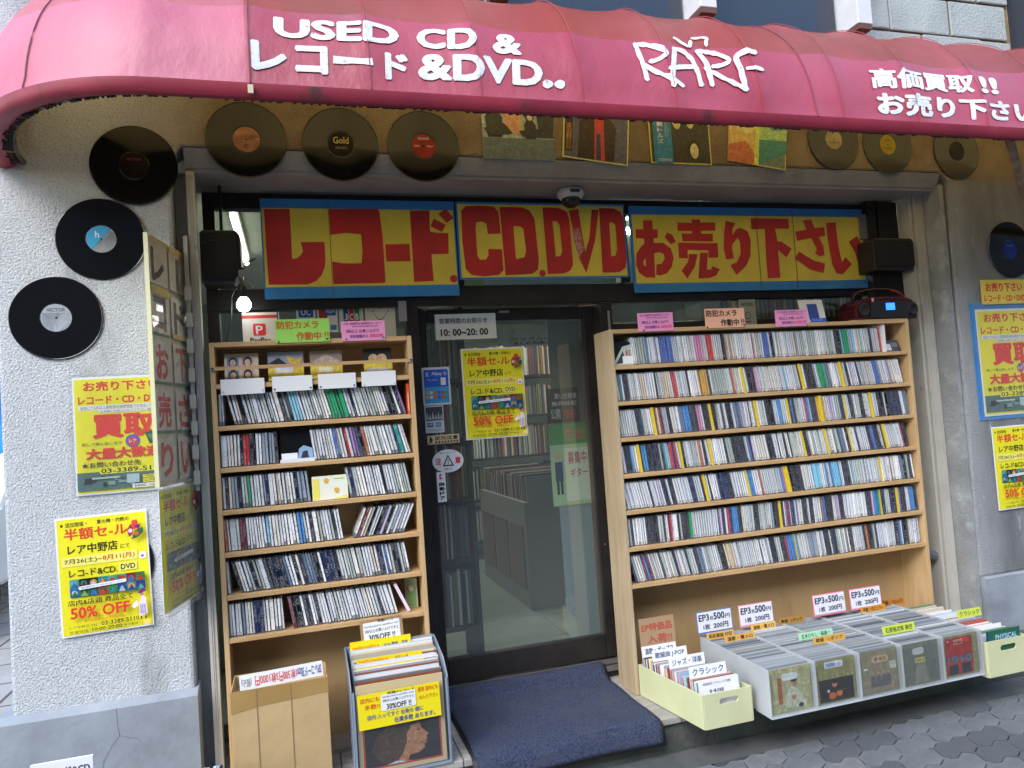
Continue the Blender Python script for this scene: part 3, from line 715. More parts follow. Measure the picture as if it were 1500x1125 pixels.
RS = [([(140, 190), (215, 400), (245, 535)], 38), ([(125, 192), (240, 203), (360, 245), (420, 290), (365, 335), (270, 362)], 34), ([(215, 385), (340, 465), (450, 525), (570, 600)], 36),
      ([(495, 250), (485, 360), (468, 520), (482, 598)], 42), ([(480, 240), (590, 262), (680, 375), (742, 590)], 38), ([(440, 440), (560, 418), (690, 405)], 34),
      ([(708, 240), (790, 370), (838, 588)], 42), ([(700, 245), (800, 250), (920, 290), (1000, 345), (935, 385), (850, 400)], 34), ([(775, 415), (900, 490), (1050, 575), (1150, 628)], 34),
      ([(1235, 288), (1150, 276), (1062, 318), (1100, 450), (1142, 640)], 42), ([(1150, 432), (1300, 446)], 30),
      ([(492, 125), (620, 205)], 22), ([(652, 150), (640, 200)], 34), ([(655, 120), (770, 118), (808, 142)], 16), ([(790, 140), (795, 192)], 26)]
for k, (pl, w) in enumerate(RS):
    pg = stroke(smooth_line(pl), w*1.18); n_p = len(smooth_line(pl)); v_ = [(910+x*.16, 30+y*.16) for x, y in pg]; T_ = len(v_)
    # left side 0..n-1, tip n, right side reversed n+1..2n, tail 2n+1
    f_ = [(i, i+1, 2*n_p-i-1, 2*n_p-i) for i in range(n_p-1)]+[(n_p-1, n_p, n_p+1), (0, 2*n_p, 2*n_p+1)]
    awn_print(v_, f_, lambda x, y: aw_hit(x, y), M['paint'], 'brush_stroke', .003+.00025*k)

# ================================================================== THINGS ON THE WALL
# vinyl records
def ringprof(rs, y0=-.0015):
    return rs
vb = MB(); vb.lathe([(.0035, -.0020), (.051, -.0020), (.0525, -.0012), (.056, -.0016), (.147, -.0016), (.149, -.0024), (.151, -.0018), (.151, .0006), (.0035, .0006)], 64)
grm = D.materials.new('grooved_vinyl'); grm.use_nodes = True; n = grm.node_tree; pb = n.nodes['Principled BSDF']; L = n.links.new
pb.inputs['Base Color'].default_value = (.006, .006, .007, 1); pb.inputs['Roughness'].default_value = .20; pb.inputs['Specular IOR Level'].default_value = .55
tc = n.nodes.new('ShaderNodeTexCoord'); wv = n.nodes.new('ShaderNodeVectorMath'); wv.operation = 'LENGTH'; mpn = n.nodes.new('ShaderNodeMapping'); mpn.inputs['Scale'].default_value = (1, 0, 1)
L(tc.outputs['Object'], mpn.inputs[0]); L(mpn.outputs[0], wv.inputs[0])
sn = n.nodes.new('ShaderNodeMath'); sn.operation = 'MULTIPLY'; sn.inputs[1].default_value = 2600; L(wv.outputs['Value'], sn.inputs[0])
sn2 = n.nodes.new('ShaderNodeMath'); sn2.operation = 'SINE'; L(sn.outputs[0], sn2.inputs[0])
bpn = n.nodes.new('ShaderNodeBump'); bpn.inputs['Strength'].default_value = .08; bpn.inputs['Distance'].default_value = .0004; L(sn2.outputs[0], bpn.inputs['Height']); L(bpn.outputs[0], pb.inputs['Normal'])
nz1 = n.nodes.new('ShaderNodeTexNoise'); nz1.noise_dimensions = '1D'; nz1.inputs['Scale'].default_value = 130; L(wv.outputs['Value'], nz1.inputs['W'])
mr1 = n.nodes.new('ShaderNodeMapRange'); mr1.inputs[1].default_value = .35; mr1.inputs[2].default_value = .65; mr1.inputs[3].default_value = .03; mr1.inputs[4].default_value = .09; L(nz1.outputs[0], mr1.inputs[0]); L(mr1.outputs[0], pb.inputs['Roughness'])
discme = vb.mesh('disc', grm)
discme.polygons.foreach_set('use_smooth', [False]*len(discme.polygons))
holeme = MB().lathe([(.0001, -.0040), (.0035, -.0040)], 10).mesh('spindle_hole', M['blackm'])
def record(x, z, label, lcol, extra=None, tilt=0):
    t = thing('vinyl_record', label, 'record', (x, -.004, z), 'vinyl records nailed to the shopfront')
    inst(discme, 'disc', t)
    lb = MB(); lb.lathe([(.0035, -.0026), (.050, -.0026)], 40); o = lb.build('record_label', flat(lcol, .4), off=(0, 0, 0)); o.parent = t
    inst(holeme, 'spindle_hole', t)
    P = Panel(t, 1, 1, -.0026)
    if extra: extra(P)
    t.rotation_euler = (rad(random.uniform(-.8, .8)), tilt, rad(random.uniform(-.8, .8)))
    return t
def ptxt(P, s, x0, z0, x1, z1, m, bold=.02): P.text(s, x0, 1-z1, x1, 1-z0, m, bold)
def halfdisc(P, col, a0, a1):
    y = P._lay(); Q = [(.0495*math.cos(rad(a0+(a1-a0)*k/16)), y, .0495*math.sin(rad(a0+(a1-a0)*k/16))) for k in range(17)]
    P.put('label_panel', Q, [tuple(range(17))], flat(col))
record(-.797, 2.114, 'black record with white label, lowest of the three left of the awning post', 'c9d2dc', lambda P: (halfdisc(P, '9aa0a6', 20, 160), ptxt(P, 'VICTOR', -.03, .022, .03, .036, flat('44484c'))))
record(-.640, 2.401, 'black record with half sky blue half white label beside the folded vinyl banner', 'd4dae0', lambda P: (halfdisc(P, '3fa6d8', 50, 230), ptxt(P, 'h', -.02, .005, -.006, .03, flat('e8f0f4'))))
record(-.519, 2.680, 'black record with faint dark red label, shaded by the awning left end', '1a0c0e', lambda P: ptxt(P, 'VICTOR', -.025, .018, .025, .028, flat('8a3040')))
record(-.117, 2.795, 'black record with salmon orange label, first in the row over the left window', 'd8986a', lambda P: (ptxt(P, 'C', -.008, -.036, .006, -.020, M['ink']), ptxt(P, 'STEREO', -.02, .012, .02, .02, flat('b07a50'))))
record(.242, 2.790, 'black record with black label and gold script, second over the left window', '14120c', lambda P: (ptxt(P, 'Gold', -.03, .002, .032, .03, flat('c8b060')), ptxt(P, 'SERIES', -.022, -.02, .024, -.01, flat('8a7a48'))))
record(.580, 2.795, 'black record with bright red label, nearest the four portrait sleeve', 'c2402a', lambda P: (ptxt(P, 'VICTOR', -.024, .026, .024, .036, flat('e8d8c0')), ptxt(P, 'STEREO', -.04, -.004, -.016, .003, flat('e8d8c0')), ptxt(P, 'LONG PLAY', .012, -.004, .04, .003, flat('e8d8c0'))))
record(2.644, 2.908, 'black record with cream label, just right of the yellow and green sleeve', 'd8c890', lambda P: (ptxt(P, 'P', -.008, .026, .008, .04, M['ink']), ptxt(P, 'STEREO 33', -.03, -.02, .03, -.012, flat('80744c'))))
record(2.973, 2.893, 'black record with mustard yellow label, between the cream and dark blue labelled ones', 'd8b830', lambda P: (ptxt(P, 'SIDE 2', -.02, .018, .02, .028, flat('8a6a10')), ptxt(P, '- VICTOR -', -.028, -.022, .03, -.014, M['ink'])))
record(3.419, 2.877, 'black record with very dark blue label under the awning above the right wall', '10121e')
record(3.719, 2.352, 'black record with royal blue label on the right wall above the yellow notices', '2a44c0', lambda P: ptxt(P, 'PHILIPS', -.022, .016, .022, .024, flat('9aa8e0')))
# a dark disc edge behind the lower left poster
t = thing('vinyl_record', 'black record half hidden behind the lower left yellow sale poster', 'record', (-.665, -.003, 1.21)); o = inst(discme, 'disc', t)

# album sleeves: generic stand-in artwork
def sleeve(x0, z0, rot, label, bg_, draw, w=.315, y=-.006):
    t = thing('album_sleeve', label, 'record sleeve', (x0, y, z0), 'album sleeves fixed above the window')
    P = sheet(t, w, w, artb(bg_, .35), .004); draw(P)
    t.rotation_euler = (0, rot, 0); return t
def fig(P, u, v, s, coat, skin='c8a080', hair='1a1614'):
    P.poly([(u-.10*s, v+.55*s), (u-.13*s, v+.25*s), (u-.06*s, v+.13*s), (u+.06*s, v+.13*s), (u+.14*s, v+.25*s), (u+.12*s, v+.55*s)], artb(coat))
    P.disc(u, v+.03*s, .035*s, artb(hair), ry=.048*s); P.disc(u+.01*s, v+.06*s, .022*s, artb(skin), ry=.03*s)
def dr1(P):
    P.rect(0, 0, 1, .72, artb('8c9484')); P.rect(0, .72, 1, 1, artb('54605c'))
    fig(P, .16, .22, .9, '2c3026', hair='2a2418'); fig(P, .42, .16, .9, 'b8845c'); fig(P, .66, .38, .62, '20201e'); fig(P, .88, .18, .9, '23262c')
    P.poly([(.02, .60), (.3, .52), (.42, .66), (.1, .70)], artb('262a22')); P.poly([(.5, .62), (.95, .56), (1, .70), (.55, .70)], artb('1e1e20'))
def dr2(P):
    P.rect(.02, .02, .98, .98, artb('4a4a58')); P.rect(.02, .02, .14, .9, artb('16141a')); P.text('RHYTHM', .05, .5, .12, .88, artb('c87830'), .02, rot=0)
    P.poly([(.22, .98), (.24, .45), (.38, .30), (.52, .33), (.66, .30), (.80, .48), (.78, .98)], artb('2a1614')); P.poly([(.46, .34), (.60, .34), (.64, .98), (.48, .98)], artb('a8302c')); P.poly([(.50, .6), (.56, .6), (.58, .98), (.5, .98)], artb('26304e'))
    P.disc(.54, .20, .026, artb('c89a70'), ry=.038); P.rect(.38, .08, .70, .13, artb('121012'))
def dr3(P):
    P.rect(.02, .02, .98, .98, artb('2c2820'))
    P.disc(.46, .35, .022, artb('c0a468'), ry=.042); P.disc(.68, .33, .022, artb('c8ac70'), ry=.042); P.disc(.71, .77, .034, artb('17140f'), ry=.045); P.disc(.72, .80, .022, artb('c8ac70'), ry=.036)
    P.rect(.06, .0, .36, 1.0, artb('1f6a86')); 
    for k, c in enumerate('ビートルズ'): P.text(c, .13, .30+k*.085, .22, .37+k*.085, artb('d8e0e0'), .02)
    P.text('4人はアイドル', .25, .30, .30, .62, artb('d8e0e0'), 0)
    P.text('STEREO', .12, .93, .33, .97, artb('d8e0e0'), .02)
def dr4(P):
    P.rect(.02, .02, .98, .98, artb('5a6a5c')); P.poly([(.0, .30), (.20, .22), (.50, .30), (.50, 1), (0, 1)], artb('c89a50')); P.poly([(.50, .34), (1, .40), (1, .75), (.50, 1)], artb('2f7060'))
    P.poly([(.5, .30), (.75, .42), (1, .38), (1, .55), (.5, .6)], artb('8aa860')); P.poly([(0, .75), (.3, .65), (.5, .9), (.4, 1), (0, 1)], artb('a85c34')); P.disc(.28, .42, .05, artb('d8b070'), ry=.035); P.rect(.0, .0, 1, .16, artb('8c8c84')); P.text('SUNNY DAYS', .4, .17, .8, .23, artb('b03838'), .03); P.rect(.44, .25, .52, 1, artb('d8c048'))
sleeve(.838, 2.754, 0, 'grey album sleeve with four seated figures, leftmost sleeve above the sign', 'b8b8a8', dr1, .325)
sleeve(1.196, 2.772, rad(6), 'tilted cream bordered album sleeve with man in brown leather jacket', 'd8b868', dr2)
sleeve(1.628, 2.757, rad(0), 'dark album sleeve with teal paper band and dim faces', 'd0a850', dr3)
sleeve(2.030, 2.782, rad(7), 'tilted orange and green painted album sleeve beside the cream labelled record', 'c8a060', dr4, .32)

# posters
def poster_buy(label, x, z, w=.297, h=.42, border=False, rot=0):
    t = thing('buying_poster', label, 'poster', (x, -.0065, z), 'yellow buying posters')
    P = sheet(t, w, h, M['white']); P.rect(.02, .02, .985, .985, M['yellow'], 'yellow_ground')
    r_, k_ = M['red'], M['ink']
    P.text('お売り下さい', .12, .04, .97, .125, r_, .045); P.text('レコード・CD・DVD', .06, .165, .99, .235, r_, .045)
    P.rect(.06, .245, .98, .285, M['white']); P.text('当店にて5点以上買取即出張即現金でお支払いします', .08, .25, .96, .28, k_)
    P.rect(.28, .287, .98, .312, M['white']); P.text('お気軽にお持ちになって下さい 買取専門', .30, .29, .96, .31, k_)
    P.text('買取', .20, .325, .90, .53, r_, .055)
    P.disc(.64, .565, .024, flat('5060b0')); P.disc(.64, .572, .017, flat('c84050')); P.text('レア', .60, .55, .68, .58, M['white'], .03)
    P.poly([(.78, .50), (.97, .47), (.98, .56), (.83, .60)], flat('24503a')); P.poly([(.80, .52), (.95, .50), (.95, .54), (.84, .56)], flat('50805a'))
    P.text('探して夢と致します', .08, .56, .52, .585, flat('6a7a20'), .01); P.text('大量大歓迎', .12, .61, .95, .705, r_, .055)
    P.text('★お問い合わせ先', .07, .725, .72, .775, k_, .012); P.rect(.02, .81, .985, .965, flat('4f6a66')); P.rect(.26, .78, .985, .83, M['yellow'], r=.008)
    P.text('03-3389-5110', .28, .785, .98, .825, k_, .02)
    r = random.Random(7)
    for q in range(16):
        u, v = r.uniform(.03, .6), r.uniform(.84, .93); P.rect(u, v, u+r.uniform(.03, .1), v+r.uniform(.01, .04), flat(r.choice(['1e2e2c', '2c4a40', '7a9a8c', '35524c', '101c1c'])))
    P.rect(.18, .855, .48, .87, flat('a8c0b8')); P.rect(.56, .845, .70, .92, flat('a8bcc4')); P.rect(.74, .86, .985, .885, M['yellow']); P.text('中野通りロマン', .76, .862, .97, .882, k_); P.rect(.74, .89, .985, .925, M['yellow']); P.text('レア中野店', .76, .893, .98, .922, k_, .015)
    P.rect(.62, .932, .985, .965, M['white']); P.text('営業時間 : 10:00 - 20:00', .64, .937, .97, .96, k_)
    if border:
        b = MB(); b.box(-.03, w+.03, .003, .006, -.02, h+.035); o = b.build('blue_backing', M['tapeblue'], off=(0, 0, 0)); o.parent = t
        b = MB(); nx, nz_ = 14, 18; rr = random.Random(3)
        for i in range(nx+1):
            for j in range(nz_+1): b.v.append((-.03+(w+.06)*i/nx, -.012+rr.uniform(-.003, .003), -.02+(h+.055)*j/nz_))
        for i in range(nx):
            for j in range(nz_): b.f.append((i*(nz_+1)+j, (i+1)*(nz_+1)+j, (i+1)*(nz_+1)+j+1, i*(nz_+1)+j+1)); b.m.append(0)
        o = b.build('plastic_wrap', M['wrap'], off=(0, 0, 0)); o.parent = t
    t.rotation_euler = (0, rot, 0); return t
pb1 = poster_buy('yellow buying poster in clear sleeve on the white wall left of the folded banner', -.757, 1.470, .297, .425)
b = MB(); b.box(-.008, .305, -.0225, -.022, -.008, .433); o = b.build('clear_sleeve', M['clear'], off=(0, 0, 0)); o.parent = pb1
pb2 = poster_buy('blue bordered yellow buying poster under wrinkled plastic on the right wall', 3.438, 1.475, .42, .56, True)
t = thing('small_buying_notice', 'small yellow notice right above the blue bordered poster', 'notice', (3.485, -.012, 2.060))
P = sheet(t, .31, .13, M['signyellow']); P.text('お売り下さい', .1, .12, .92, .5, M['red'], .04); P.text('レコード・CD・DVD', .05, .62, .97, .9, M['red'], .04)
def poster_sale(label, x, y, z, rot=0, w=.297, h=.42):
    t = thing('sale_poster', label, 'poster', (x, y, z), 'yellow half price sale posters')
    P = sheet(t, w, h, M['white']); P.rect(.02, .018, .985, .985, M['yellow'], 'yellow_ground'); r_, k_ = M['red'], M['ink']
    P.text('★ 追加開催・', .05, .045, .34, .085, k_, .01); P.text('夏の陣・灼熱の', .45, .045, .80, .08, k_, .01)
    P.text('半額セ-ル', .09, .095, .78, .195, r_, .025); P.text('レア中野店', .12, .235, .66, .315, k_, .02); P.text('にて', .69, .275, .79, .31, k_)
    P.rect(.05, .335, .87, .415, flat('e8e070')); P.text('7月26(土)~', .08, .35, .48, .40, k_, .01); P.text('8月11(月)', .49, .35, .84, .40, flat('c84a20'), .01)
    P.rect(.89, .36, .97, .42, flat('ece4f0'), r=.008); P.disc(.925, .395, .005, flat('a050a8'))
    P.text('レコ-ド&CD.', .12, .445, .64, .505, k_, .01); P.rect(.66, .435, .86, .50, flat('e8e070')); P.text('DVD', .68, .445, .84, .49, k_, .03)
    r = random.Random(5); cols = ['3a7a4a', '28584e', 'b84a30', '2f8a8a', '304a90', '8ab060', 'd89040', '1c2c24', 'c0c8c0', '5aa090', '7a3028', '2a6ab0']
    for i in range(8):
        for j in range(2):
            u = .12+i*.103; v = .525+j*.075; P.rect(u, v, u+.103, v+.075, art(r.choice(cols)))
            P.disc(u+.05, v+.04, r.uniform(.005, .012), art(r.choice(cols)))
            P.poly([(u+.01, v+.07), (u+.05, v+.02), (u+.09, v+.07)], art(r.choice(cols)))
    P.rect(.22, .575, .74, .603, flat('e4eaf4'), r=.006, rot=rad(3)); P.text('買取は随時受付中です お持ち込みお待ちしております', .25, .582, .71, .596, flat('3a4a90'), rot=rad(3))
    P.text('店内&店頭 商品全て', .10, .69, .80, .74, k_, .02); P.text('50% OFF', .12, .755, .76, .85, r_, .035)
    P.text('★一部新品商品のみ除外品', .26, .865, .70, .885, r_); P.text('レア中野店 TEL :', .10, .905, .42, .93, k_); P.text('03-3389-5110', .44, .895, .85, .93, k_, .01)
    P.text('営業時間 :', .10, .945, .32, .97, k_); P.text('10:00-20:00', .34, .94, .66, .97, k_, .012); P.text('年中無休', .68, .945, .84, .965, k_)
    # cartoon-like ornaments: abstract bird-and-flower cluster, sax player silhouette
    _pp, _pd = P.poly, P.disc
    q_ = lambda L_: [(.885+(a-.86)*.72, .155+(c-.16)*.8) for a, c in L_]
    P.poly = lambda L_, m_: _pp(q_(L_) if max(c for a, c in L_) < .3 else L_, m_); P.disc = lambda u, v, r, m_: _pd(*(q_([(u, v)])[0] if v < .3 else (u, v)), r*.8, m_)
    P.poly([(.72, .16), (.78, .10), (.82, .15), (.80, .22), (.74, .24)], flat('a02a48')); P.poly([(.80, .07), (.88, .06), (.90, .12), (.84, .17), (.79, .13)], flat('d84030')); P.poly([(.84, .18), (.96, .15), (.97, .20), (.88, .25), (.78, .27)], flat('2f5a40')); P.disc(.77, .175, .009, flat('e0c8d0')); P.disc(.86, .21, .01, flat('c8582a')); P.poly([(.83, .13), (.93, .11), (.90, .17)], flat('5a2a78'))
    P.poly([(.86, .80), (.90, .72), (.94, .75), (.95, .88), (.86, .90)], flat('e0d4ec')); P.disc(.90, .715, .008, flat('b08070')); P.poly([(.85, .70), (.92, .66), (.95, .69), (.88, .71)], flat('6a2a70')); P.poly([(.78, .80), (.84, .76), (.86, .80), (.80, .83)], flat('e8e0ee')); P.rect(.87, .90, .885, .925, flat('5a2050')); P.rect(.92, .90, .935, .925, flat('5a2050'))
    for q in range(3): P.rect(.875+q*.022, .80, .881+q*.022, .88, flat('8a5aa0'))
    P.rect(.90, .935, .97, .975, flat('f0d870'))
    t.rotation_euler = (0, rot, 0); return t
sp = poster_sale('yellow 50% off sale poster low on the white wall left of the window', -.822, -.0075, .977, rad(-1.2))
sp2 = copy_tree(sp); sp2.location = (.752, .316, 1.552); sp2.rotation_euler = (0, 0, 0); sp2['label'] = 'yellow 50% off sale poster stuck in the middle of the door glass'
sp3 = copy_tree(sp); sp3.location = (3.468, -.0075, .985); sp3.scale = (1.05, 1, 1.03); sp3.rotation_euler = (0, 0, 0); sp3['label'] = 'yellow 50% off sale poster on the right wall below the blue bordered one'

# folded vertical banner on edge, outward from the left guide
bn = thing('folded_banner', 'upright plastic wrapped banner with faded brush characters at the left window edge', 'banner', (-.452, -.25, 1.49))
ang = math.atan2(.335, .078)  # direction from near edge to far edge in plan
bn.rotation_euler = (0, 0, ang)
w_, h_ = .345, .87
P = sheet(bn, w_, h_, mat('aged_cream_board', (.62, .58, .42), .5, (.5, .46, .3), 5, 5), .006)
brown, rd = flat('4a3c34'), flat('c04a40')
for c_i, (chars, cols) in enumerate((('レコお売り', (brown, brown, rd, rd, rd)), ('ード下さい', (brown, brown, rd, rd, rd)))):
    u0 = .03+c_i*.49
    for k, (ch, m_) in enumerate(zip(chars, cols)):
        v0 = .01+k*.197
        P.rect(u0, v0+.012, u0+.45, v0+.185, mat('banner_paper', (.68, .64, .56), .55, (.56, .52, .44), 9, 5), 'character_card')
        if ch == 'ー': P.rect(u0+.18, v0+.03, u0+.26, v0+.17, m_)
        else: P.text(ch, u0+.06, v0+.028, u0+.38, v0+.168, m_, .045)
    for k in range(4): P.rect(u0, .188+k*.197, u0+.45, .20+k*.197, mat('green_line', (.10, .2, .12), .5))
P.rect(.03, .0, .48, .008, mat('ochre_band', (.65, .46, .12), .5)); P.rect(.03, .196, .48, .232, mat('ochre_band')); P.rect(.52, .0, .97, .03, mat('ochre_band')); P.rect(.52, .375, .97, .395, mat('ochre_band'))
b = MB(); rr = random.Random(9); nx, nz_ = 8, 40
for i in range(nx+1):
    for j in range(nz_+1): b.v.append((-.002+w_*1.01*i/nx, -.012+rr.uniform(-.0035, .0035), h_*j/nz_))
for i in range(nx):
    for j in range(nz_): b.f.append((i*(nz_+1)+j, (i+1)*(nz_+1)+j, (i+1)*(nz_+1)+j+1, i*(nz_+1)+j+1)); b.m.append(0)
o = b.build('plastic_wrap', M['wrap'], off=(0, 0, 0)); o.parent = bn
b = MB(); b.box(-.003, .0, -.008, .007, 0, h_+.004); o = b.build('edge_trim', mat('pale_yellow_edging', (.62, .6, .36), .4), off=(0, 0, 0)); o.parent = bn
sp4 = copy_tree(sp); sp4.location = (-.450, -.25, 1.062); sp4.rotation_euler = (0, 0, ang); sp4.scale = (1.10, 1, 1.0)
sp4['label'] = 'sun bleached yellow sale poster in film hanging edgewise below the folded banner'
b = MB(); rr = random.Random(10); nx, nz_ = 8, 16
for i in range(nx+1):
    for j in range(nz_+1): b.v.append((-.01+.33*i/nx, -.018+rr.uniform(-.004, .004), -.01+.45*j/nz_))
for i in range(nx):
    for j in range(nz_): b.f.append((i*(nz_+1)+j, (i+1)*(nz_+1)+j, (i+1)*(nz_+1)+j+1, i*(nz_+1)+j+1)); b.m.append(0)
o = b.build('plastic_wrap', glassmat('milky_film', (.9, .9, .88), 1.5, .2, .14), off=(0, 0, 0)); o.parent = sp4
# shutter hooks along the guide
hook = MB().box(-.011, .011, -.010, .0, 0, .052).mesh('hook', mat('yellowed_plastic', (.62, .60, .50), .45, (.5, .46, .36), 9, 4))
for k, z in enumerate([2.17, 2.07, 1.97, 1.86, 1.76, 1.66, 1.57, 1.475]):
    o = inst(hook, 'plastic_clip', None, (-.358, .016 if k % 2 else .010, z))
    tag(o, ['uppermost', 'second from top', 'third from top', 'fourth from top', 'fourth from bottom', 'third from bottom', 'second from bottom', 'lowest'][k]+' pale plastic clip on the hinge strip beside the folded banner', 'clip', 'plastic clips holding the folded banner')
b = MB(); b.box(-.366, -.352, .018, .026, 1.45, 2.42); tag(recenter(b.build('hinge_strip', M['cream'])), 'narrow cream hinge strip running down beside the folded banner', 'hinge')

# ================================================================== SIGNS
def sign(label, x0, x1, z0, z1, quad, polys, bt, bb_, bs_, y=.222, joints=()):
    w, h = x1-x0, z1-z0; t = thing('hand_cut_sign', label, 'sign', (x0, y, z0), 'red on yellow signs above the shelves')
    P = sheet(t, w, h, M['tapeblue'], .012, 'backing_board')
    P.rect(bs_/w, bt/h, 1-bs_/w, 1-bb_/h, M['signyellow'], 'yellow_card')
    hm = homog(quad, [(0, 0), (1, 0), (1, 1), (0, 1)])
    for item in polys:
        if item[0] == 'disc': u, v = hm(item[1]); P.disc(u, v, item[2], M['signred'], 'red_dot'); continue
        pl, holes = item; P.poly([hm(p) for p in pl], M['signred'], 'red_letter', [[hm(p) for p in hh] for hh in holes])
    for j in joints: P.rect(j-.0012, .01, j+.0012, .99, mat('joint_shadow_line', (.12, .10, .03), .7), 'card_joint')
    return t, P
def rnd(pl, n=2):   # chaikin corner cutting, gentle
    return pl
sign('long sign with red katakana for records and a full stop, left of three', -.087, .744, 2.205, 2.632, [(40, 38), (1390, 72), (1447, 745), (85, 758)], [
 ([(70, 112), (250, 115), (262, 300), (270, 470), (300, 468), (330, 445), (345, 415), (330, 352), (495, 352), (503, 480), (500, 530), (480, 585), (440, 632), (380, 655), (110, 655)], []),
 ([(522, 118), (858, 120), (873, 135), (900, 320), (925, 640), (912, 650), (562, 655), (550, 492), (620, 505), (700, 508), (755, 505), (760, 420), (748, 300), (640, 290), (535, 302)], []),
 ([(918, 373), (1088, 372), (1097, 496), (928, 497)], []),
 ([(1086, 135), (1222, 133), (1230, 285), (1270, 293), (1358, 298), (1363, 446), (1243, 448), (1262, 640), (1125, 645)], []),
 ([(1253, 193), (1340, 238), (1313, 288), (1232, 248)], []), ([(1335, 122), (1393, 190), (1345, 225), (1285, 160)], []), ('disc', (1402, 625), .017)], .040, .050, .006, joints=(.335,))
s2, P2 = sign('shorter central sign with red letters CD.DVD behind the dome camera', .752, 1.585, 2.277, 2.632, [(28, 75), (1383, 98), (1432, 708), (70, 715)], [
 ([(75, 150), (110, 112), (200, 108), (330, 115), (372, 160), (390, 340), (287, 342), (275, 258), (240, 238), (195, 245), (190, 300), (205, 520), (225, 553), (270, 553), (292, 520), (290, 465), (400, 467), (412, 640), (380, 680), (260, 692), (160, 680), (112, 630), (85, 400)], []),
 ([(378, 118), (560, 122), (620, 150), (660, 220), (695, 560), (690, 640), (640, 675), (430, 685)], [[(490, 278), (540, 280), (570, 300), (592, 480), (580, 535), (512, 552)]]),
 ('disc', (725, 670), .016),
 ([(722, 122), (850, 128), (920, 160), (940, 220), (972, 600), (950, 650), (900, 672), (768, 678)], [[(805, 238), (840, 240), (860, 270), (883, 490), (870, 528), (832, 532)]]),
 ([(935, 150), (1010, 135), (1070, 495), (1105, 370), (1120, 142), (1178, 145), (1150, 400), (1080, 672), (1020, 545)], []),
 ([(1180, 130), (1300, 132), (1360, 165), (1380, 220), (1408, 560), (1400, 630), (1350, 665), (1213, 670)], [[(1265, 250), (1295, 252), (1315, 275), (1330, 480), (1315, 530), (1283, 533)]])], .010, .008, .008)
hm2 = homog([(28, 75), (1383, 98), (1432, 708), (70, 715)], [(0, 0), (1, 0), (1, 1), (0, 1)])
P2.poly([hm2(p) for p in [(960, 310), (1025, 290), (1060, 480), (1020, 540), (985, 430)]], mat('torn_pale_strip', (.62, .36, .32), .4, (.42, .08, .07), 60, 5), 'torn_strip')
sign('longest sign asking to sell, お売り下さい in red, right of three', 1.612, 2.985, 2.200, 2.625, [(48, 30), (1418, 72), (1455, 545), (88, 552)], [
 ([(132, 118), (186, 118), (188, 172), (216, 175), (218, 225), (192, 228), (195, 255), (250, 255), (295, 290), (310, 345), (300, 400), (270, 440), (230, 452), (208, 445), (210, 385), (240, 380), (258, 350), (250, 320), (225, 312), (197, 318), (203, 465), (150, 462), (110, 435), (90, 385), (92, 320), (115, 280), (138, 258), (138, 228), (90, 225), (88, 172), (132, 172)], [[(146, 345), (150, 395), (138, 388), (132, 362)]]),
 ([(270, 193), (300, 205), (325, 250), (295, 265), (258, 225)], []),
 ([(415, 118), (465, 118), (467, 135), (553, 138), (555, 187), (470, 187), (472, 203), (540, 205), (540, 252), (362, 248), (357, 200), (415, 203), (415, 187), (333, 185), (333, 135), (415, 137)], []),
 ([(336, 256), (568, 262), (572, 348), (515, 350), (513, 305), (392, 300), (393, 352), (342, 348)], []),
 ([(400, 325), (450, 327), (435, 400), (390, 472), (356, 425), (395, 370)], []),
 ([(465, 318), (510, 320), (505, 420), (530, 420), (535, 400), (580, 418), (560, 455), (520, 470), (455, 473)], []),
 ([(615, 128), (672, 142), (655, 180), (655, 215), (680, 178), (705, 172), (745, 195), (762, 250), (760, 340), (735, 400), (678, 455), (642, 396), (680, 378), (702, 330), (700, 260), (685, 232), (655, 270), (652, 290), (663, 355), (618, 362), (603, 300), (605, 200)], []),
 ([(762, 115), (985, 122), (987, 182), (905, 180), (920, 258), (940, 257), (1002, 302), (972, 355), (922, 310), (935, 475), (862, 478), (850, 320), (845, 181), (766, 182)], []),
 ([(1070, 132), (1118, 130), (1138, 180), (1195, 175), (1200, 228), (1162, 235), (1190, 290), (1195, 345), (1165, 352), (1135, 325), (1150, 322), (1148, 300), (1118, 240), (1035, 255), (1025, 200), (1090, 188)], []),
 ([(1045, 320), (1130, 375), (1198, 395), (1188, 452), (1110, 430), (1020, 362)], []),
 ([(1207, 150), (1262, 147), (1275, 280), (1297, 390), (1318, 358), (1355, 400), (1300, 462), (1265, 455), (1240, 400), (1215, 250)], []),
 ([(1338, 265), (1388, 232), (1425, 310), (1440, 408), (1392, 400), (1375, 330)], [])], .042, .045, .010, joints=(.515, .675))

# dome camera
t = thing('dome_camera', 'white dome security camera with smoked bubble under the soffit', 'security camera', (1.28, .14, 2.672))
MB().lathe([(.055, .0), (.062, -.012), (.062, -.03), (.05, -.042), (.04, -.044)], 28, 'z', t.location).build('housing', M['offwhite'], t, smooth=True)
MB().lathe([(.044, -.040), (.042, -.058), (.034, -.073), (.018, -.083), (.001, -.086)], 24, 'z', t.location).build('bubble', mat('smoked_dome', (.01, .01, .012), .06), t, smooth=True)
b = MB(); b.box(1.255, 1.30, .076, .0785, 2.642, 2.656); b.build('sticker', M['ink'], t)

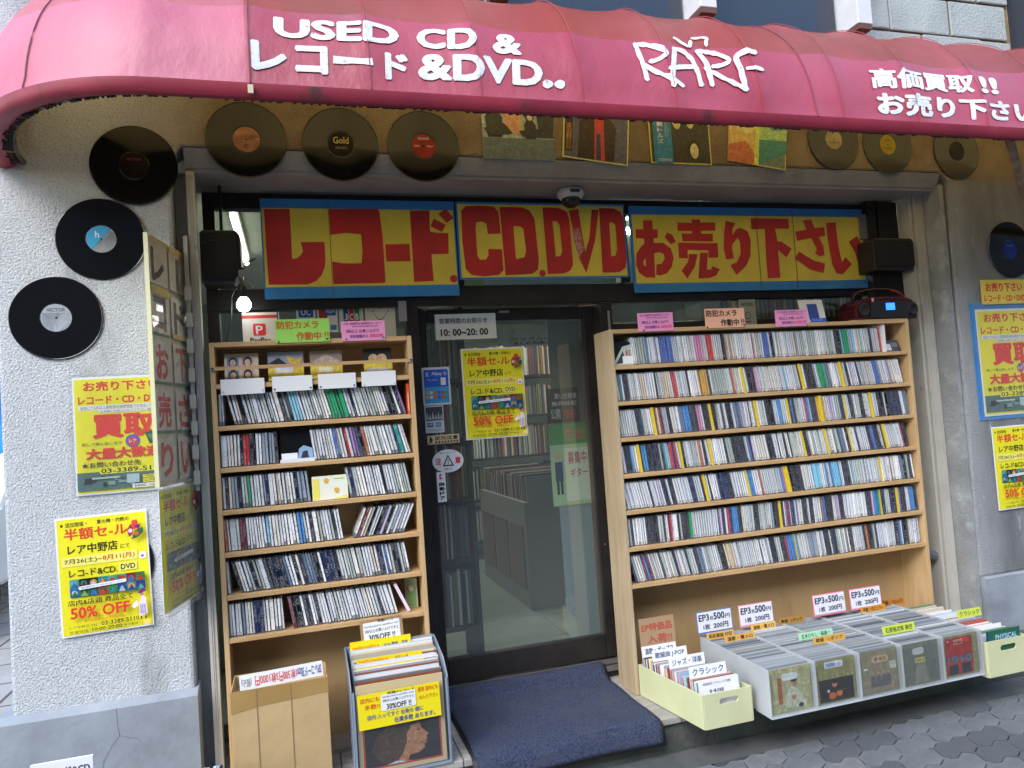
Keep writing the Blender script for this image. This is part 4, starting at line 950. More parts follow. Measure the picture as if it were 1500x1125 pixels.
# loudspeakers
def speaker(x0, x1, z0, z1, y, label, lx, lz):
    t = thing('loudspeaker', label, 'loudspeaker', ((x0+x1)/2, y, z0))
    b = MB(); b.prism([(x0, z0), (x1-.02, z0), (x1, z0+.03), (x1, z1-.02), (x1-.015, z1), (x0+.01, z1), (x0, z1-.01)], y, y+.14); b.build('cabinet', M['black'], t, bevel=.006)
    b = MB(); b.box(x0+.006, x1-.012, y-.006, y-.001, z0+.02, z1-.014); b.build('grille', mat('speaker_cloth', (.008, .008, .009), .85, bump=.3, bs=300), t, bevel=.003)
    co, fs, mx = glyphs('BOSE', .03, 2)
    me = D.meshes.new('badge'); me.from_pydata([(lx+a/mx[0]*.058+(c/mx[1])*.006, y-.0075, lz+c/mx[1]*.013) for a, c in co], [], fs); me.materials.append(M['offwhite'])
    o = D.objects.new('badge', me); COL.objects.link(o); o.parent = t; o.location = -Vector(t.location)
    b = MB(); b.box((x0+x1)/2-.006, (x0+x1)/2+.006, y+.10, y+.12, z1, 2.67); b.build('bracket', M['black'], t)
    return t
speaker(-.315, -.165, 2.25, 2.46, .08, 'black loudspeaker under the left end of the soffit beside the lamp', -.31, 2.405)
speaker(2.93, 3.19, 2.27, 2.44, .10, 'black loudspeaker in the dark corner right of the long sign', 3.07, 2.385)
b = MB(); b.box(2.955, 3.06, .21, .245, 2.46, 2.60); tag(recenter(b.build('control_box', mat('grey_box', (.16, .16, .16), .5), bevel=.004)), 'grey wall box above the right loudspeaker', 'box')
# clip lamp
t = thing('clip_lamp', 'lit white bulb clip lamp with black clamp hanging below the left loudspeaker', 'lamp', (-.165, .08, 2.13))
MB().lathe([(.002, -.028), (.018, -.022), (.027, -.008), (.028, .006), (.02, .022), (.014, .03)], 20, 'z', (-.163, .07, 2.158)).build('bulb', mat('lit_bulb', (1, .99, .95), .4, emit=4.5), t, smooth=True)
MB().lathe([(.015, .03), (.017, .055), (.012, .075)], 14, 'z', (-.163, .07, 2.158)).build('socket', M['black'], t)
MB().tube([(-.163, .07, 2.235), (-.175, .08, 2.27), (-.160, .09, 2.31)], .006, 8).build('arm', M['black'], t)
b = MB(); b.prism([(-.175, 2.30), (-.145, 2.30), (-.12, 2.235), (-.13, 2.23), (-.155, 2.28), (-.185, 2.235), (-.195, 2.24)], .075, .09); b.build('clamp', M['steel'], t)
MB().tube([(-.155, .08, 2.325), (-.11, .06, 2.34)], .003, 6).build('clamp_lever', M['black'], t)
MB().tube([(-.175, .10, 2.27), (-.21, .12, 2.2), (-.215, .12, 2.12), (-.24, .10, 2.0), (-.285, .06, 1.96), (-.297, .05, 1.6), (-.30, .06, 1.2)], .0028, 6).build('cord', M['black'], t)

# ================================================================== SHELVES
def shelf_unit(name, label, x0, x1, depth, top, bottoms, backz, label_side=None):
    t = thing(name, label, 'shelf', ((x0+x1)/2, 0, PZ)); th = .018
    for s_, (a, c) in enumerate(((x0, x0+th), (x1-th, x1))):
        b = MB(); b.box(a, c, 0, depth, PZ+.001, top); b.build('side_panel', M['palewood'] if (name == 'cd_shelf' and x0 > 1 and s_ == 0) else M['woodv'], t, bevel=.0015)
    for z in [top]+bottoms:
        b = MB(); b.box(x0+th+.0005, x1-th-.0005, .001, depth-.008, z-th, z); b.build('shelf_board', M['wood'], t, bevel=.0015)
    b = MB(); b.box(x0+th, x1-th, depth-.007, depth-.001, PZ+.002, top-th-.001); b.build('back_panel', M['ply'], t)
    return t
LX0, LX1, RX0, RX1 = -.293, .479, 1.358, 3.006
Lz = [1.845-.159*k for k in range(7)]; Rz = [2.0-.1607*k for k in range(1, 8)]
sL = shelf_unit('cd_shelf', 'narrower pine shelf of CDs left of the door with a display row on top', LX0, LX1, .17, 2.005, Lz, 0)
sR = shelf_unit('cd_shelf', 'wide pine shelf of seven packed CD rows right of the door', RX0, RX1, .175, 2.0, Rz, 0)
b = MB(); b.box(LX0+.002, LX1-.002, -.008, -.001, 1.898, 1.911); o = b.build('retaining_strip', M['wood'], sL)
for x in (LX0+.009, LX1-.009): MB().lathe([(.005, -.004), (.004, 0)], 10, 'y', (x, -.008, 1.905)).build('pin', flat('2a3fa0'), sL)
b = MB(); b.box(LX0+.02, LX1-.02, .01, .16, PZ+.001, PZ+.012); b.build('floor_board', M['sill'], sL)

# ------ CDs
pal_light = ['f2f2f4', 'e6e8ee', 'dfe2ea', 'f4f0ea', 'd4d8da', 'cfd6d2', 'e8e4dc', 'f6f6f8', 'b9c2bc', 'dcdfe8']
pal_mid = ['9aa6b4', '5a9ad8', '8fd0ec', '6a7f9a', '4a6ab8', '3c84cc', 'c8b8d8', 'e8d4b8', '9aa6b4', '5a9ad8', '3c84cc', '8fd0ec', 'e898c0', 'f0b8d0', 'd83a34', '2f8f8a', 'c86a3a', 'e0b060', '8a7a62', '7a2a34', '4a6ab8', 'a888c0', '38a870', '6a7f9a', 'b8304e', 'e8d4b8', 'c8b8d8']
pal_dark = ['14141a', '1c1e2c', '26262a', '182038', '2c2430', '0f0f12', '343844', '1f2f5a']
names_ = {'f2f2f4': 'white', 'e6e8ee': 'white', 'dfe2ea': 'bluish white', 'f4f0ea': 'cream', 'd4d8da': 'pale grey', 'cfd6d2': 'pale grey', 'e8e4dc': 'cream', 'f6f6f8': 'white', 'b9c2bc': 'grey green', 'dcdfe8': 'bluish white',
 '9aa6b4': 'slate grey', '5a9ad8': 'sky blue', '3c84cc': 'blue', '8fd0ec': 'light blue', 'e898c0': 'pink', 'f0b8d0': 'pale pink', 'd83a34': 'red', '2f8f8a': 'teal', 'c86a3a': 'rust orange', 'e0b060': 'tan', '8a7a62': 'brown', '7a2a34': 'maroon', '4a6ab8': 'medium blue', 'a888c0': 'lilac', '38a870': 'green', '6a7f9a': 'grey blue', 'b8304e': 'crimson', 'e8d4b8': 'beige', 'c8b8d8': 'pale lilac',
 '14141a': 'black', '1c1e2c': 'black', '26262a': 'charcoal', '182038': 'navy', '2c2430': 'dark plum', '0f0f12': 'black', '343844': 'dark grey', '1f2f5a': 'dark blue'}
def spine_mat(name, use_obj):
    m = D.materials.new(name); m.use_nodes = True; n = m.node_tree; L = n.links.new; b = n.nodes['Principled BSDF']; b.inputs['Roughness'].default_value = .28
    b.inputs['Coat Weight'].default_value = .3; b.inputs['Coat Roughness'].default_value = .08
    if use_obj: src = n.nodes.new('ShaderNodeObjectInfo').outputs['Color']
    else: a = n.nodes.new('ShaderNodeAttribute'); a.attribute_name = 'Col'; src = a.outputs['Color']
    at = n.nodes.new('ShaderNodeAttribute'); at.attribute_name = 'UVMap'
    sx = n.nodes.new('ShaderNodeSeparateXYZ'); L(at.outputs['Vector'], sx.inputs[0])
    def math_(op, a, c=None):
        q = n.nodes.new('ShaderNodeMath'); q.operation = op
        if isinstance(a, (int, float)): q.inputs[0].default_value = a
        else: L(a, q.inputs[0])
        if c is not None:
            if isinstance(c, (int, float)): q.inputs[1].default_value = c
            else: L(c, q.inputs[1])
        return q.outputs[0]
    if use_obj:
        rn = n.nodes.new('ShaderNodeObjectInfo').outputs['Random']
    else: rn = sx.outputs[2] if False else math_('FRACT', math_('MULTIPLY', sx.outputs[0], .137))
    cb = n.nodes.new('ShaderNodeCombineXYZ'); L(math_('MULTIPLY', sx.outputs[0], 3.0), cb.inputs[0]); L(math_('MULTIPLY', sx.outputs[1], 34.0), cb.inputs[1]); L(math_('MULTIPLY', rn, 61.0), cb.inputs[2])
    nz = n.nodes.new('ShaderNodeTexNoise'); nz.inputs['Scale'].default_value = 1.0; nz.inputs['Detail'].default_value = 2; L(cb.outputs[0], nz.inputs['Vector'])
    cb2 = n.nodes.new('ShaderNodeCombineXYZ'); L(math_('MULTIPLY', sx.outputs[1], 2.6), cb2.inputs[1]); L(math_('MULTIPLY', rn, 97.0), cb2.inputs[2])
    nz2 = n.nodes.new('ShaderNodeTexNoise'); nz2.inputs['Scale'].default_value = 1.0; nz2.inputs['Detail'].default_value = 1; L(cb2.outputs[0], nz2.inputs['Vector'])
    mk = math_('MULTIPLY', math_('GREATER_THAN', nz.outputs[0], .54), math_('GREATER_THAN', nz2.outputs[0], .47))
    rgb = n.nodes.new('ShaderNodeRGBToBW'); L(src, rgb.inputs[0])
    lum = math_('LESS_THAN', rgb.outputs[0], .25)
    inkc = n.nodes.new('ShaderNodeMix'); inkc.data_type = 'RGBA'; L(lum, inkc.inputs['Factor']); inkc.inputs[6].default_value = (.07, .07, .10, 1); inkc.inputs[7].default_value = (.6, .6, .62, 1)
    mx = n.nodes.new('ShaderNodeMix'); mx.data_type = 'RGBA'; L(math_('MULTIPLY', mk, .45), mx.inputs['Factor']); L(src, mx.inputs[6]); L(inkc.outputs[2], mx.inputs[7])
    # occasional block of other tone at foot of spine
    blk = math_('MULTIPLY', math_('LESS_THAN', sx.outputs[1], .14), math_('GREATER_THAN', math_('FRACT', math_('MULTIPLY', rn, 13.7)), .68))
    mx2 = n.nodes.new('ShaderNodeMix'); mx2.data_type = 'RGBA'; L(math_('MULTIPLY', blk, .8), mx2.inputs['Factor']); L(mx.outputs[2], mx2.inputs[6]); mx2.inputs[7].default_value = (.10, .11, .13, 1)
    L(mx2.outputs[2], b.inputs['Base Color']); return m
SPO, SPA = spine_mat('cd_spine_print', True), spine_mat('cd_spine_print_row', False)
SHELL = mat('gap_dark_case_plastic', (.09, .095, .105), .12, spec=.7)  # darkened so the case rims paint in the shaded gaps between cases
WID = [.0072, .0104, .0104, .0125, .0165, .024]
def cd_geo(w):
    b = MB(); h, d = .124, .14
    b.box(0, w, 0, d, 0, h, 0)
    e = min(.0016, w*.14)
    b.face([(e, -.0003, .0035), (w-e, -.0003, .0035), (w-e, -.0003, h-.0035), (e, -.0003, h-.0035)], 1)
    # top edge: pale tray line
    b.face([(e, .002, h+.0003), (w-e, .002, h+.0003), (w-e, d-.002, h+.0003), (e, d-.002, h+.0003)], 1)
    b.m[1] = 1; b.m[3] = 1
    return b
def add_uv(me, off=0):
    uv = me.uv_layers.new(name='UVMap')
    for p in me.polygons:
        for li in p.loop_indices:
            c = me.vertices[me.loops[li].vertex_index].co; uv.data[li].uv = (c.x/.01+off, c.z/.124)
cd_me = {}
for w in sorted(set(WID)):
    me = cd_geo(w).mesh('cd_case', [SHELL, SPO]); add_uv(me); cd_me[w] = me
yl_me = cd_geo(.0125).mesh('yellow_divider', [M['signyellow'], mat('divider_yellow', (.78, .56, .03), .45, (.7, .48, .03), 30, 2)])
rc = random.Random(21)
cds = []      # (x, y, z, tilt, w, colour, row, shelf)
def pick(mode):
    r = rc.random()
    L_, M_, D_ = dict(light=(.75, .14, .11), mixed=(.54, .18, .28), dark=(.28, .27, .45))[mode]
    return rc.choice(pal_light) if r < L_ else (rc.choice(pal_mid) if r < L_+M_ else rc.choice(pal_dark))
def fill(shelf, row, x0, x1, z, a0, a1, mode='mixed', yellows=(), ordn=None):
    x = x0; a = a0; run = 0; col = None; ys = sorted(yellows); k = 0
    lim = x1
    while True:
        f = (x-x0)/max(x1-x0, .01); a = rad(a0+(a1-a0)*f+rc.uniform(-.9, .9))
        w = rc.choices(WID, [1.6, 6, 4, 1.2, .7, .25])[0]; isy = False
        if ys and x >= ys[0]-.006: ys.pop(0); isy = True; w = .0125
        ext = (w/math.cos(a) if a >= 0 else w*math.cos(a)+.124*math.sin(-a))
        if (a >= 0 and x+w/math.cos(a) > lim) or (a < 0 and x+w+.124*math.sin(-a) > lim+.004): break
        if run <= 0: col = pick(mode); run = rc.choices([1, 2, 3, 5], [6, 3, 1.5, .5])[0]
        run -= 1
        c = col if rc.random() < .85 else pick(mode)
        y = .022+rc.uniform(-.006, .006)
        if a >= 0: cds.append(dict(x=x+.124*math.sin(a)*0, y=y, z=z, a=a, w=w, c=c, row=row, shelf=shelf, yel=isy))
        else: cds.append(dict(x=x, y=y, z=z+w*math.sin(-a), a=a, w=w, c=c, row=row, shelf=shelf, yel=isy))
        x += w/math.cos(a)+rc.uniform(.0004, .0016)
    return x
xl, xr = LX0+.019, LX1-.019
h = .001
fill('L', 1, xl+.002, xl+.028, Lz[1]+h, 0, 1, 'mixed'); fill('L', 1, xl+.058, xr-.012, Lz[1]+h, 12, 15, 'light')
fill('L', 2, xl+.002, xl+.215, Lz[2]+h, 0, 1, 'mixed'); fill('L', 2, xl+.345, xr-.002, Lz[2]+h, 7, 15, 'light')
fill('L', 3, xl+.002, xl+.325, Lz[3]+h, 1, 5, 'mixed'); fill('L', 3, xl+.475, xr-.01, Lz[3]+h, 9, 11, 'light')
fill('L', 4, xl+.002, xl+.445, Lz[4]+h, 2, 8, 'light'); fill('L', 4, xl+.475, xr-.001, Lz[4]+h, -24, -24, 'light')
fill('L', 5, xl+.002, xl+.020, Lz[5]+h, 1, 1, 'mixed'); fill('L', 5, xl+.048, xr-.03, Lz[5]+h, 14, 8, 'mixed')
fill('L', 6, xl+.002, xl+.20, Lz[6]+h, 1, 2, 'light'); fill('L', 6, xl+.232, xr-.095, Lz[6]+h, 9, 14, 'light')
xl2, xr2 = RX0+.019, RX1-.019
def yx(*px): return [RX0+.019+p for p in px]
fill('R', 1, xl2+.10, xr2-.13, Rz[0]+h, 5, 5, 'light')
fill('R', 2, xl2+.003, xr2-.03, Rz[1]+h, 5, 12, 'light', yx(.66, .985, 1.22))
fill('R', 3, xl2+.004, xr2-.004, Rz[2]+h, 7, 7, 'mixed', yx(.17, .47, .71, .89, 1.07, 1.215, 1.37))
fill('R', 4, xl2+.004, xr2-.012, Rz[3]+h, 6, 12, 'mixed', yx(.09, .305, .45, .965, 1.09, 1.235, 1.445))
fill('R', 5, xl2+.010, xr2-.004, Rz[4]+h, 12, 5, 'mixed', yx(.42, .635, .85, .863, 1.395))
fill('R', 6, xl2+.004, xr2-.004, Rz[5]+h, 2, 3, 'mixed', yx(.80, 1.375, 1.475))
fill('R', 7, xl2+.03, xr2-.004, Rz[6]+h, 15, 2, 'mixed', yx(.865,))
ordw = ['', 'first', 'second', 'third', 'fourth', 'fifth', 'sixth', 'seventh', 'eighth', 'ninth', 'tenth', 'eleventh', 'twelfth', 'thirteenth', 'fourteenth', 'fifteenth', 'sixteenth', 'seventeenth', 'eighteenth', 'nineteenth']
tens = {2: 'twent', 3: 'thirt', 4: 'fort', 5: 'fift', 6: 'sixt', 7: 'sevent', 8: 'eight', 9: 'ninet'}
def ordinal(k):
    if k < 20: return ordw[k]
    t, u = divmod(k, 10)
    if t >= 10: return str(k)+'th'
    return tens[t]+'ieth' if u == 0 else tens[t]+'y-'+ordw[u]
rown = {1: 'top', 2: 'second', 3: 'third', 4: 'fourth', 5: 'fifth', 6: 'sixth', 7: 'lowest'}
lrow = {1: 'first', 2: 'second', 3: 'third', 4: 'fourth', 5: 'fifth', 6: 'lowest'}
from collections import Counter
cnt = Counter(); ycnt = Counter()
for c in sorted(cds, key=lambda c: (c['shelf'], c['row'], c['x'])):
    if c['yel']: ycnt[c['row']] += 1; c['n'] = ycnt[c['row']]
    else: cnt[(c['shelf'], c['row'])] += 1; c['n'] = cnt[(c['shelf'], c['row'])]
plain = [c for c in cds if not c['yel']]
plain.sort(key=lambda c: (0 if c['shelf'] == 'L' else 1, (c['x']**2+9+(c['z']-1.6)**2)))
solo, rest = plain[:300], plain[300:]
print('CD cases', len(plain), 'left', sum(1 for c in plain if c['shelf'] == 'L'))
for c in solo:
    o = inst(cd_me[c['w']], 'cd_case', None, (c['x']+.124*math.sin(c['a'])*(1 if c['a'] > 0 else 0)*0, c['y'], c['z']), (0, -c['a'], 0))
    o.color = (*lin(c['c']), 1)
    lean = 'upright' if abs(c['a']) < rad(3) else ('leaning left' if c['a'] > 0 else 'leaning right')
    where = lrow[c['row']]+' CD row of left shelf' if c['shelf'] == 'L' else rown[c['row']]+' row of right shelf'
    tag(o, f"{names_[c['c']]} spined CD {lean}, {ordinal(c['n'])} from left on {where}", 'CD', 'CDs on the '+('left' if c['shelf'] == 'L' else 'right')+' shelf')
for c in [c for c in cds if c['yel']]:
    o = inst(yl_me, 'index_divider', None, (c['x'], c['y']-.003, c['z']), (0, -c['a'], 0))
    tag(o, f"{ordinal(c['n'])} yellow index divider from left on {rown[c['row']]} row of right shelf", 'divider', 'yellow index dividers among the right shelf CDs')
# the remaining cases as one mesh
b = MB(); colv = []; uvu = []
for i, c in enumerate(rest):
    gq = cd_geo(c['w']); i0 = len(b.v); ca, sa = math.cos(c['a']), math.sin(c['a'])
    for x, y, z in gq.v: b.v.append((c['x']+x*ca-z*sa, c['y']+y, c['z']+x*sa+z*ca))
    for f, mi in zip(gq.f, gq.m):
        b.f.append(tuple(i0+k for k in f)); b.m.append(mi); colv += [lin(c['c'])]*len(f); uvu += [(gq.v[k][0]/.01+i*7, gq.v[k][2]/.124) for k in f]
me = b.mesh('cd_cases', [SHELL, SPA]); ca_ = me.color_attributes.new('Col', 'FLOAT_COLOR', 'CORNER')
ca_.data.foreach_set('color', [q for c in colv for q in (*c, 1)]); uv = me.uv_layers.new(name='UVMap'); uv.data.foreach_set('uv', [q for c in uvu for q in c])
o = D.objects.new('cd_cases', me); COL.objects.link(o); tag(o, 'remaining tightly packed CD cases filling the seven rows of the right shelf', 'CDs', kind='stuff')

# face-out display CDs etc.
def faceout(x, y, z, w, h, label, draw, bgc, tilt=8, name='display_cd', cat='CD', t_=.004, group=None, rz=0):
    t = thing(name, label, cat, (x, y, z), group); P = sheet(t, w, h, flat(bgc, .3), t_); draw(P); t.rotation_euler = (rad(-tilt), rz, 0); return t
def d_idols(P):
    for u, v in ((.25, .3), (.68, .3), (.25, .75), (.68, .75)):
        P.rect(u-.17, v-.18, u+.17, v+.18, art('e0a8a0' if u > .5 else '8090b8')); P.disc(u, v-.02, .016, art('2a2424'), ry=.02); P.disc(u, v+.02, .011, art('e8c0a8'), ry=.014)
def d_gold(P):
    P.rect(0, .45, 1, 1, art('e8c840')); P.poly([(.0, .4), (.3, .2), (.6, .5), (.3, .45)], art('1c1a14')); P.poly([(.5, .1), (.8, .3), (1, .15), (.9, .45), (.6, .4)], art('e0b830')); P.rect(.2, .55, .7, .75, art('e8e8ec'))
def d_pale(P):
    P.rect(0, .45, 1, 1, art('ecd050')); P.poly([(.05, .4), (.5, .15), (.95, .4), (.5, .5)], art('c8b0a0')); P.rect(.25, .6, .7, .8, art('f0e8c0'))
def d_dark(P):
    P.rect(0, .55, 1, 1, art('e8c840')); P.disc(.35, .38, .02, art('d8b080')); P.disc(.65, .38, .02, art('d8b080')); P.rect(.1, .72, .9, .84, art('e8e4e0'))
for k, (px0, w, bgc, dr, lb, cover) in enumerate(((-.245, .125, 'd8c8a8', d_idols, 'four portrait squares', 'loose'), (-.085, .135, '8890a0', d_gold, 'gold and black brush shapes', 'x'), (.075, .125, '907a70', d_pale, 'pale yellow and brown cover', 'x'), (.285, .115, '2a2420', d_dark, 'dark cover with yellow foot', 'x'))):
    faceout(px0, .035, Lz[0]+.006, w, .115, f'face-out CD with {lb} on top row of left shelf', dr, bgc, 10, group='face-out CDs on the left shelf top row')
for k, (x0, x1, d_) in enumerate(((-.258, -.100, .0), (-.072, .078, .004), (.100, .246, .006), (.268, .405, .008))):
    b = MB(); b.box(x0, x1, -.006, -.003, 1.803+d_*.5, 1.862+d_*.5); o = recenter(b.build('price_card', M['white']))
    tag(o, ['blank white price card leftmost below the face-out CDs', 'blank white price card second from left, with blue pins', 'blank white price card third from left, with blue pins', 'blank white price card nearest the door below the face-out CDs'][k], 'price card', 'white price cards on the left shelf')
    for xx in (x0+.008, x1-.008): MB().lathe([(.0035, -.003), (.003, 0)], 8, 'y', (xx, -.0062, 1.815)).build('pin', flat('2a3fa0' if k in (1, 2) else 'c8c8d0'), None); 
for o in [o for o in list(COL.objects) if o.parent is None and o.name.startswith('pin')]:
    # pins belong to the card they hold
    me = o.data; c = np.mean([v.co for v in me.vertices], axis=0)
    best = min([q for q in COL.objects if q.name.startswith('price_card')], key=lambda q: abs(q.location.x-c[0]))
    o.parent = best; o.location = -best.location
t = faceout(-.055, .03, Lz[2]+.002, .125, .124, 'black CD sleeve with bluish figure facing out in second row of left shelf', lambda P: (P.poly([(.5, .95), (.55, .6), (.7, .5), (.95, .6), (.98, .95)], flat('8aa8c8')), P.poly([(.6, .9), (.66, .7), (.8, .66), (.85, .9)], flat('2a3040')), P.rect(.02, .72, .5, .92, flat('e8ecf4'))), '101014', 4)
b = MB(); b.box(-.058, .072, .003, .02, Lz[2]+.001, Lz[2]+.014); tag(recenter(b.build('card_holder', M['white'])), 'white card strip in front of the black face-out sleeve', 'card')
faceout(.055, .025, Lz[3]+.002, .137, .094, 'white booklet with small yellow birds facing out in third row', lambda P: (P.rect(.02, .1, .2, .95, flat('e8dc60')), P.disc(.4, .2, .010, flat('e0a840')), P.disc(.68, .62, .010, flat('e0a840')), P.rect(.62, .1, .9, .16, flat('d8d870')), P.poly([(.6, .95), (.95, .85), (1, 1), (.6, 1)], flat('e0d878')), P.rect(.36, .30, .46, .31, flat('4a4030')), P.rect(.64, .73, .74, .74, flat('4a4030'))), 'e8ead8', 3, 'display_booklet', 'booklet')
faceout(xr-.052, .02, Lz[6]+.002, .012, .124, 'pale pink CD case leaning alone at the right of the lowest left row', lambda P: None, 'f0d8e8', 0, 'leaning_cd', 'CD', .14, rz=-rad(24)).location.x = xr-.062
t = faceout(xr-.058, .10, Lz[6]+.002, .055, .12, 'green landscape covered CD angled in lowest row corner', lambda P: (P.rect(.1, .3, .9, .95, flat('7a9a60')), P.disc(.5, .35, .012, flat('e8e8d0'))), 'a8b890', 4); t.rotation_euler = (0, 0, rad(-35))
faceout(xr-.012, .018, Lz[1]+.002, .010, .122, 'orange spined CD standing upright at the right end of first left row', lambda P: P.rect(.2, .3, .8, .9, flat('e8a080')), 'd85a30', 0, 'upright_cd', 'CD', .14)
faceout(xl2+.002, .02, Rz[0]+.002, .10, .105, 'dark landscape CD cover facing out at left end of the right shelf top row', lambda P: (P.poly([(.0, .9), (.5, .2), (1, .1), (1, 1), (0, 1)], flat('b8c0b4')), P.poly([(.1, .95), (.5, .4), (.6, .9)], flat('34403c')), P.text('紅', .62, .35, .9, .6, flat('c03030'), .02), P.rect(.45, .62, 1, .95, flat('e8eaee'))), '1a201e', 6)
faceout(xr2-.118, .025, Rz[0]+.002, .10, .06, 'small grey card case lying at right end of the right shelf top row', lambda P: (P.rect(.05, .3, .45, .9, flat('c8ccd4')), P.rect(.5, .2, .9, .6, flat('6a6e76'))), '3a3c42', 20, 'card_case', 'case')
b = MB(); b.box(xr2-.135, xr2-.120, .012, .15, Rz[0]+.001, Rz[0]+.14); tag(recenter(b.build('white_box_set', M['white'])), 'tall plain white box standing after the last CD of the top right row', 'box')

# cards on the shelf tops
def card(x, z, w, h, bgc, label, lines, y=-.004, rot=0, pins=None, tilt=0, name='shelf_card', cat='card', group='handwritten cards on the shelves'):
    t = thing(name, label, cat, (x, y, z), group); P = sheet(t, w, h, mat('card_'+bgc, bgc, .55), .0012)
    for s, u0, v0, u1, v1, c, bo in lines: P.text(s, u0, v0, u1, v1, flat(c), bo)
    for u, v, c in (pins or []): P.disc(u, v, .004, flat(c), 'pin', n=12)
    t.rotation_euler = (rad(tilt), rot, 0); return t, P
camtxt = lambda c: [('防犯カメラ', .03, .08, .80, .42, c, .03), ('作動中', .38, .56, .84, .92, c, .03), ('!!', .90, .58, .98, .90, c, .02)]
cdtxt = [('CD 300円と500円コーナー', .06, .06, .94, .20, '4a3088', .01), ('(税込330円) (税込550円)', .25, .23, .85, .33, '4a3088', 0), ('3枚以上 お買い上げで', .10, .42, .86, .60, '4a3088', .01), ('合計金額から', .18, .68, .60, .86, '4a3088', .01), ('30%OFF', .64, .68, .95, .86, 'e04080', .02)]
card(-.050, 1.994, .205, .092, '9ad860', 'bright green security camera notice with orange lettering on left shelf top', camtxt('c86018'), pins=[(.05, .95, '5a5a30'), (.95, .9, '5a5a30')])
card(.201, 1.992, .172, .079, 'f49ac4', 'pink handwritten discount card on the left shelf top beside the green notice', cdtxt, pins=[(.1, .9, '2a7a70'), (.95, .88, '2a7a70')])
card(1.499, 1.986, .177, .083, 'f49ac4', 'pink handwritten discount card at the left end of the right shelf top', cdtxt, pins=[(.15, .93, '3a3a90')])
card(1.841, 1.990, .211, .090, 'f4b494', 'peach security camera notice with black lettering on right shelf top', camtxt('221c1c'), pins=[(.04, .95, '402020'), (.97, .9, '402020')])
card(2.219, 1.985, .183, .079, 'f49ac4', 'pink handwritten discount card nearest the boombox on the right shelf top', cdtxt, pins=[(.95, .93, '2a3fa0')])

# payment stickers standing/stuck on glass over left shelf
def stk(x, y, z, w, h, bgc, label, draw, name='payment_sticker', cat='sticker', r=.006, rot=0):
    t = thing(name, label, cat, (x, y, z)); P = sheet(t, w, h, mat('stk_'+bgc, bgc, .35), .001); draw(P); t.rotation_euler = (0, rot, 0); return t
Y = .284
stk(-.178, .16, 2.006, .135, .135, 'd8d8d4', 'white payment sticker with red P square beside the green notice', lambda P: (P.rect(.0, .08, 1, .18, flat('c83a34')), P.rect(.30, .34, .66, .70, flat('d8323c'), r=.006), P.text('P', .38, .40, .58, .66, M['white'], .02), P.text('PayPay', .20, .76, .80, .96, M['ink'], .01)))
stk(.035, Y, 2.115, .08, .075, 'dde2e8', 'small white sticker with dark blue mark above the green notice', lambda P: (P.rect(.12, .15, .88, .75, flat('2f5aa8')), P.text('UC', .25, .25, .75, .65, flat('cfe0f0'), .02)))
stk(.122, Y, 2.066, .086, .126, 'e4e4e8', 'white sticker with red and blue flag blocks, left of the striped card sticker', lambda P: (P.rect(.08, .06, .5, .55, flat('b83a34')), P.rect(.35, .06, .92, .42, flat('2f62b0')), P.text('VISA', .4, .16, .88, .34, M['white'], .02), P.rect(.62, .75, .92, .92, flat('3a8ac8'))))
def jcb(P):
    for k, c in enumerate(('1d4fa8', 'd0283c', '1f8a48')): P.rect(.18+k*.23, .18, .38+k*.23, .82, flat(c), r=.01)
    for k, c in enumerate('JCB'): P.text(c, .21+k*.23, .38, .35+k*.23, .60, M['white'], .03)
stk(.214, Y, 2.064, .104, .13, 'c9d4cc', 'rounded card sticker with blue, red and green upright bars', jcb)
def smile(P):
    pts = [(.28+.44*k/12, .30+.18*math.sin(math.pi*k/12)) for k in range(13)]
    P.poly(pts+[(u, v+.02) for u, v in reversed(pts)], M['ink']); P.disc(.26, .27, .003, M['ink']); P.disc(.76, .27, .003, M['ink']); P.disc(.5, .16, .008, M['ink']); P.disc(.5, .16, .006, mat('stk_ddd9c8'))
stk(.326, Y-.003, 2.029, .132, .168, 'ddd9c8', 'cream sticker with a simple smiling face next to the door jamb', smile)
# transom sticker plate and keyhole strip
b = MB(); b.box(.47, .505, .248, .254, 2.10, 2.19); tag(recenter(b.build('grey_sensor_plate', mat('grey_plate', (.3, .29, .33), .5))), 'small grey plate at the top of the left door jamb', 'plate')
for x in (1.468,): b = MB(); b.box(x, x+.012, .244, .249, 2.00, 2.12); tag(recenter(b.build('lock_plate', M['steel'], bevel=.002)), 'slim metal lock plate on the right door jamb', 'lock plate')
# door notices
def dn(*a, **k): return stk(*a, **k)
dn(.642, .316, 2.017, .288, .118, 'e4e6e4', 'white opening hours notice at the top of the door glass', lambda P: (P.text('営業時間のお知らせ', .07, .16, .86, .38, M['ink'], .012), P.text('10: 00~20: 00', .08, .58, .86, .86, M['ink'], .035)), name='opening_hours_notice', cat='notice')
def ali(P):
    P.rect(.06, .06, .94, .60, flat('2a5ad0'), r=.008); P.rect(.06, .52, .94, .95, flat('48a0e0')); P.text('Alipay', .34, .12, .72, .24, M['white'], .01); P.text('支', .12, .12, .24, .24, M['white'], .01); P.text('中', .78, .12, .88, .24, M['white'], .01); P.text('Pay easily', .2, .30, .55, .37, flat('b8d0f4')); P.rect(.66, .28, .84, .48, M['white'])
    for k in range(12): P.rect(.10+(k % 6)*.14, .63+(k//6)*.12, .20+(k % 6)*.14, .71+(k//6)*.12, flat(['e0b040', '50a860', 'd84a3a', '4a70d0', 'e07030', 'd8e0e8'][(k*5) % 6]))
dn(.566, .317, 1.722, .128, .172, 'd4dce8', 'blue payment service sticker on the left of the door glass', ali)
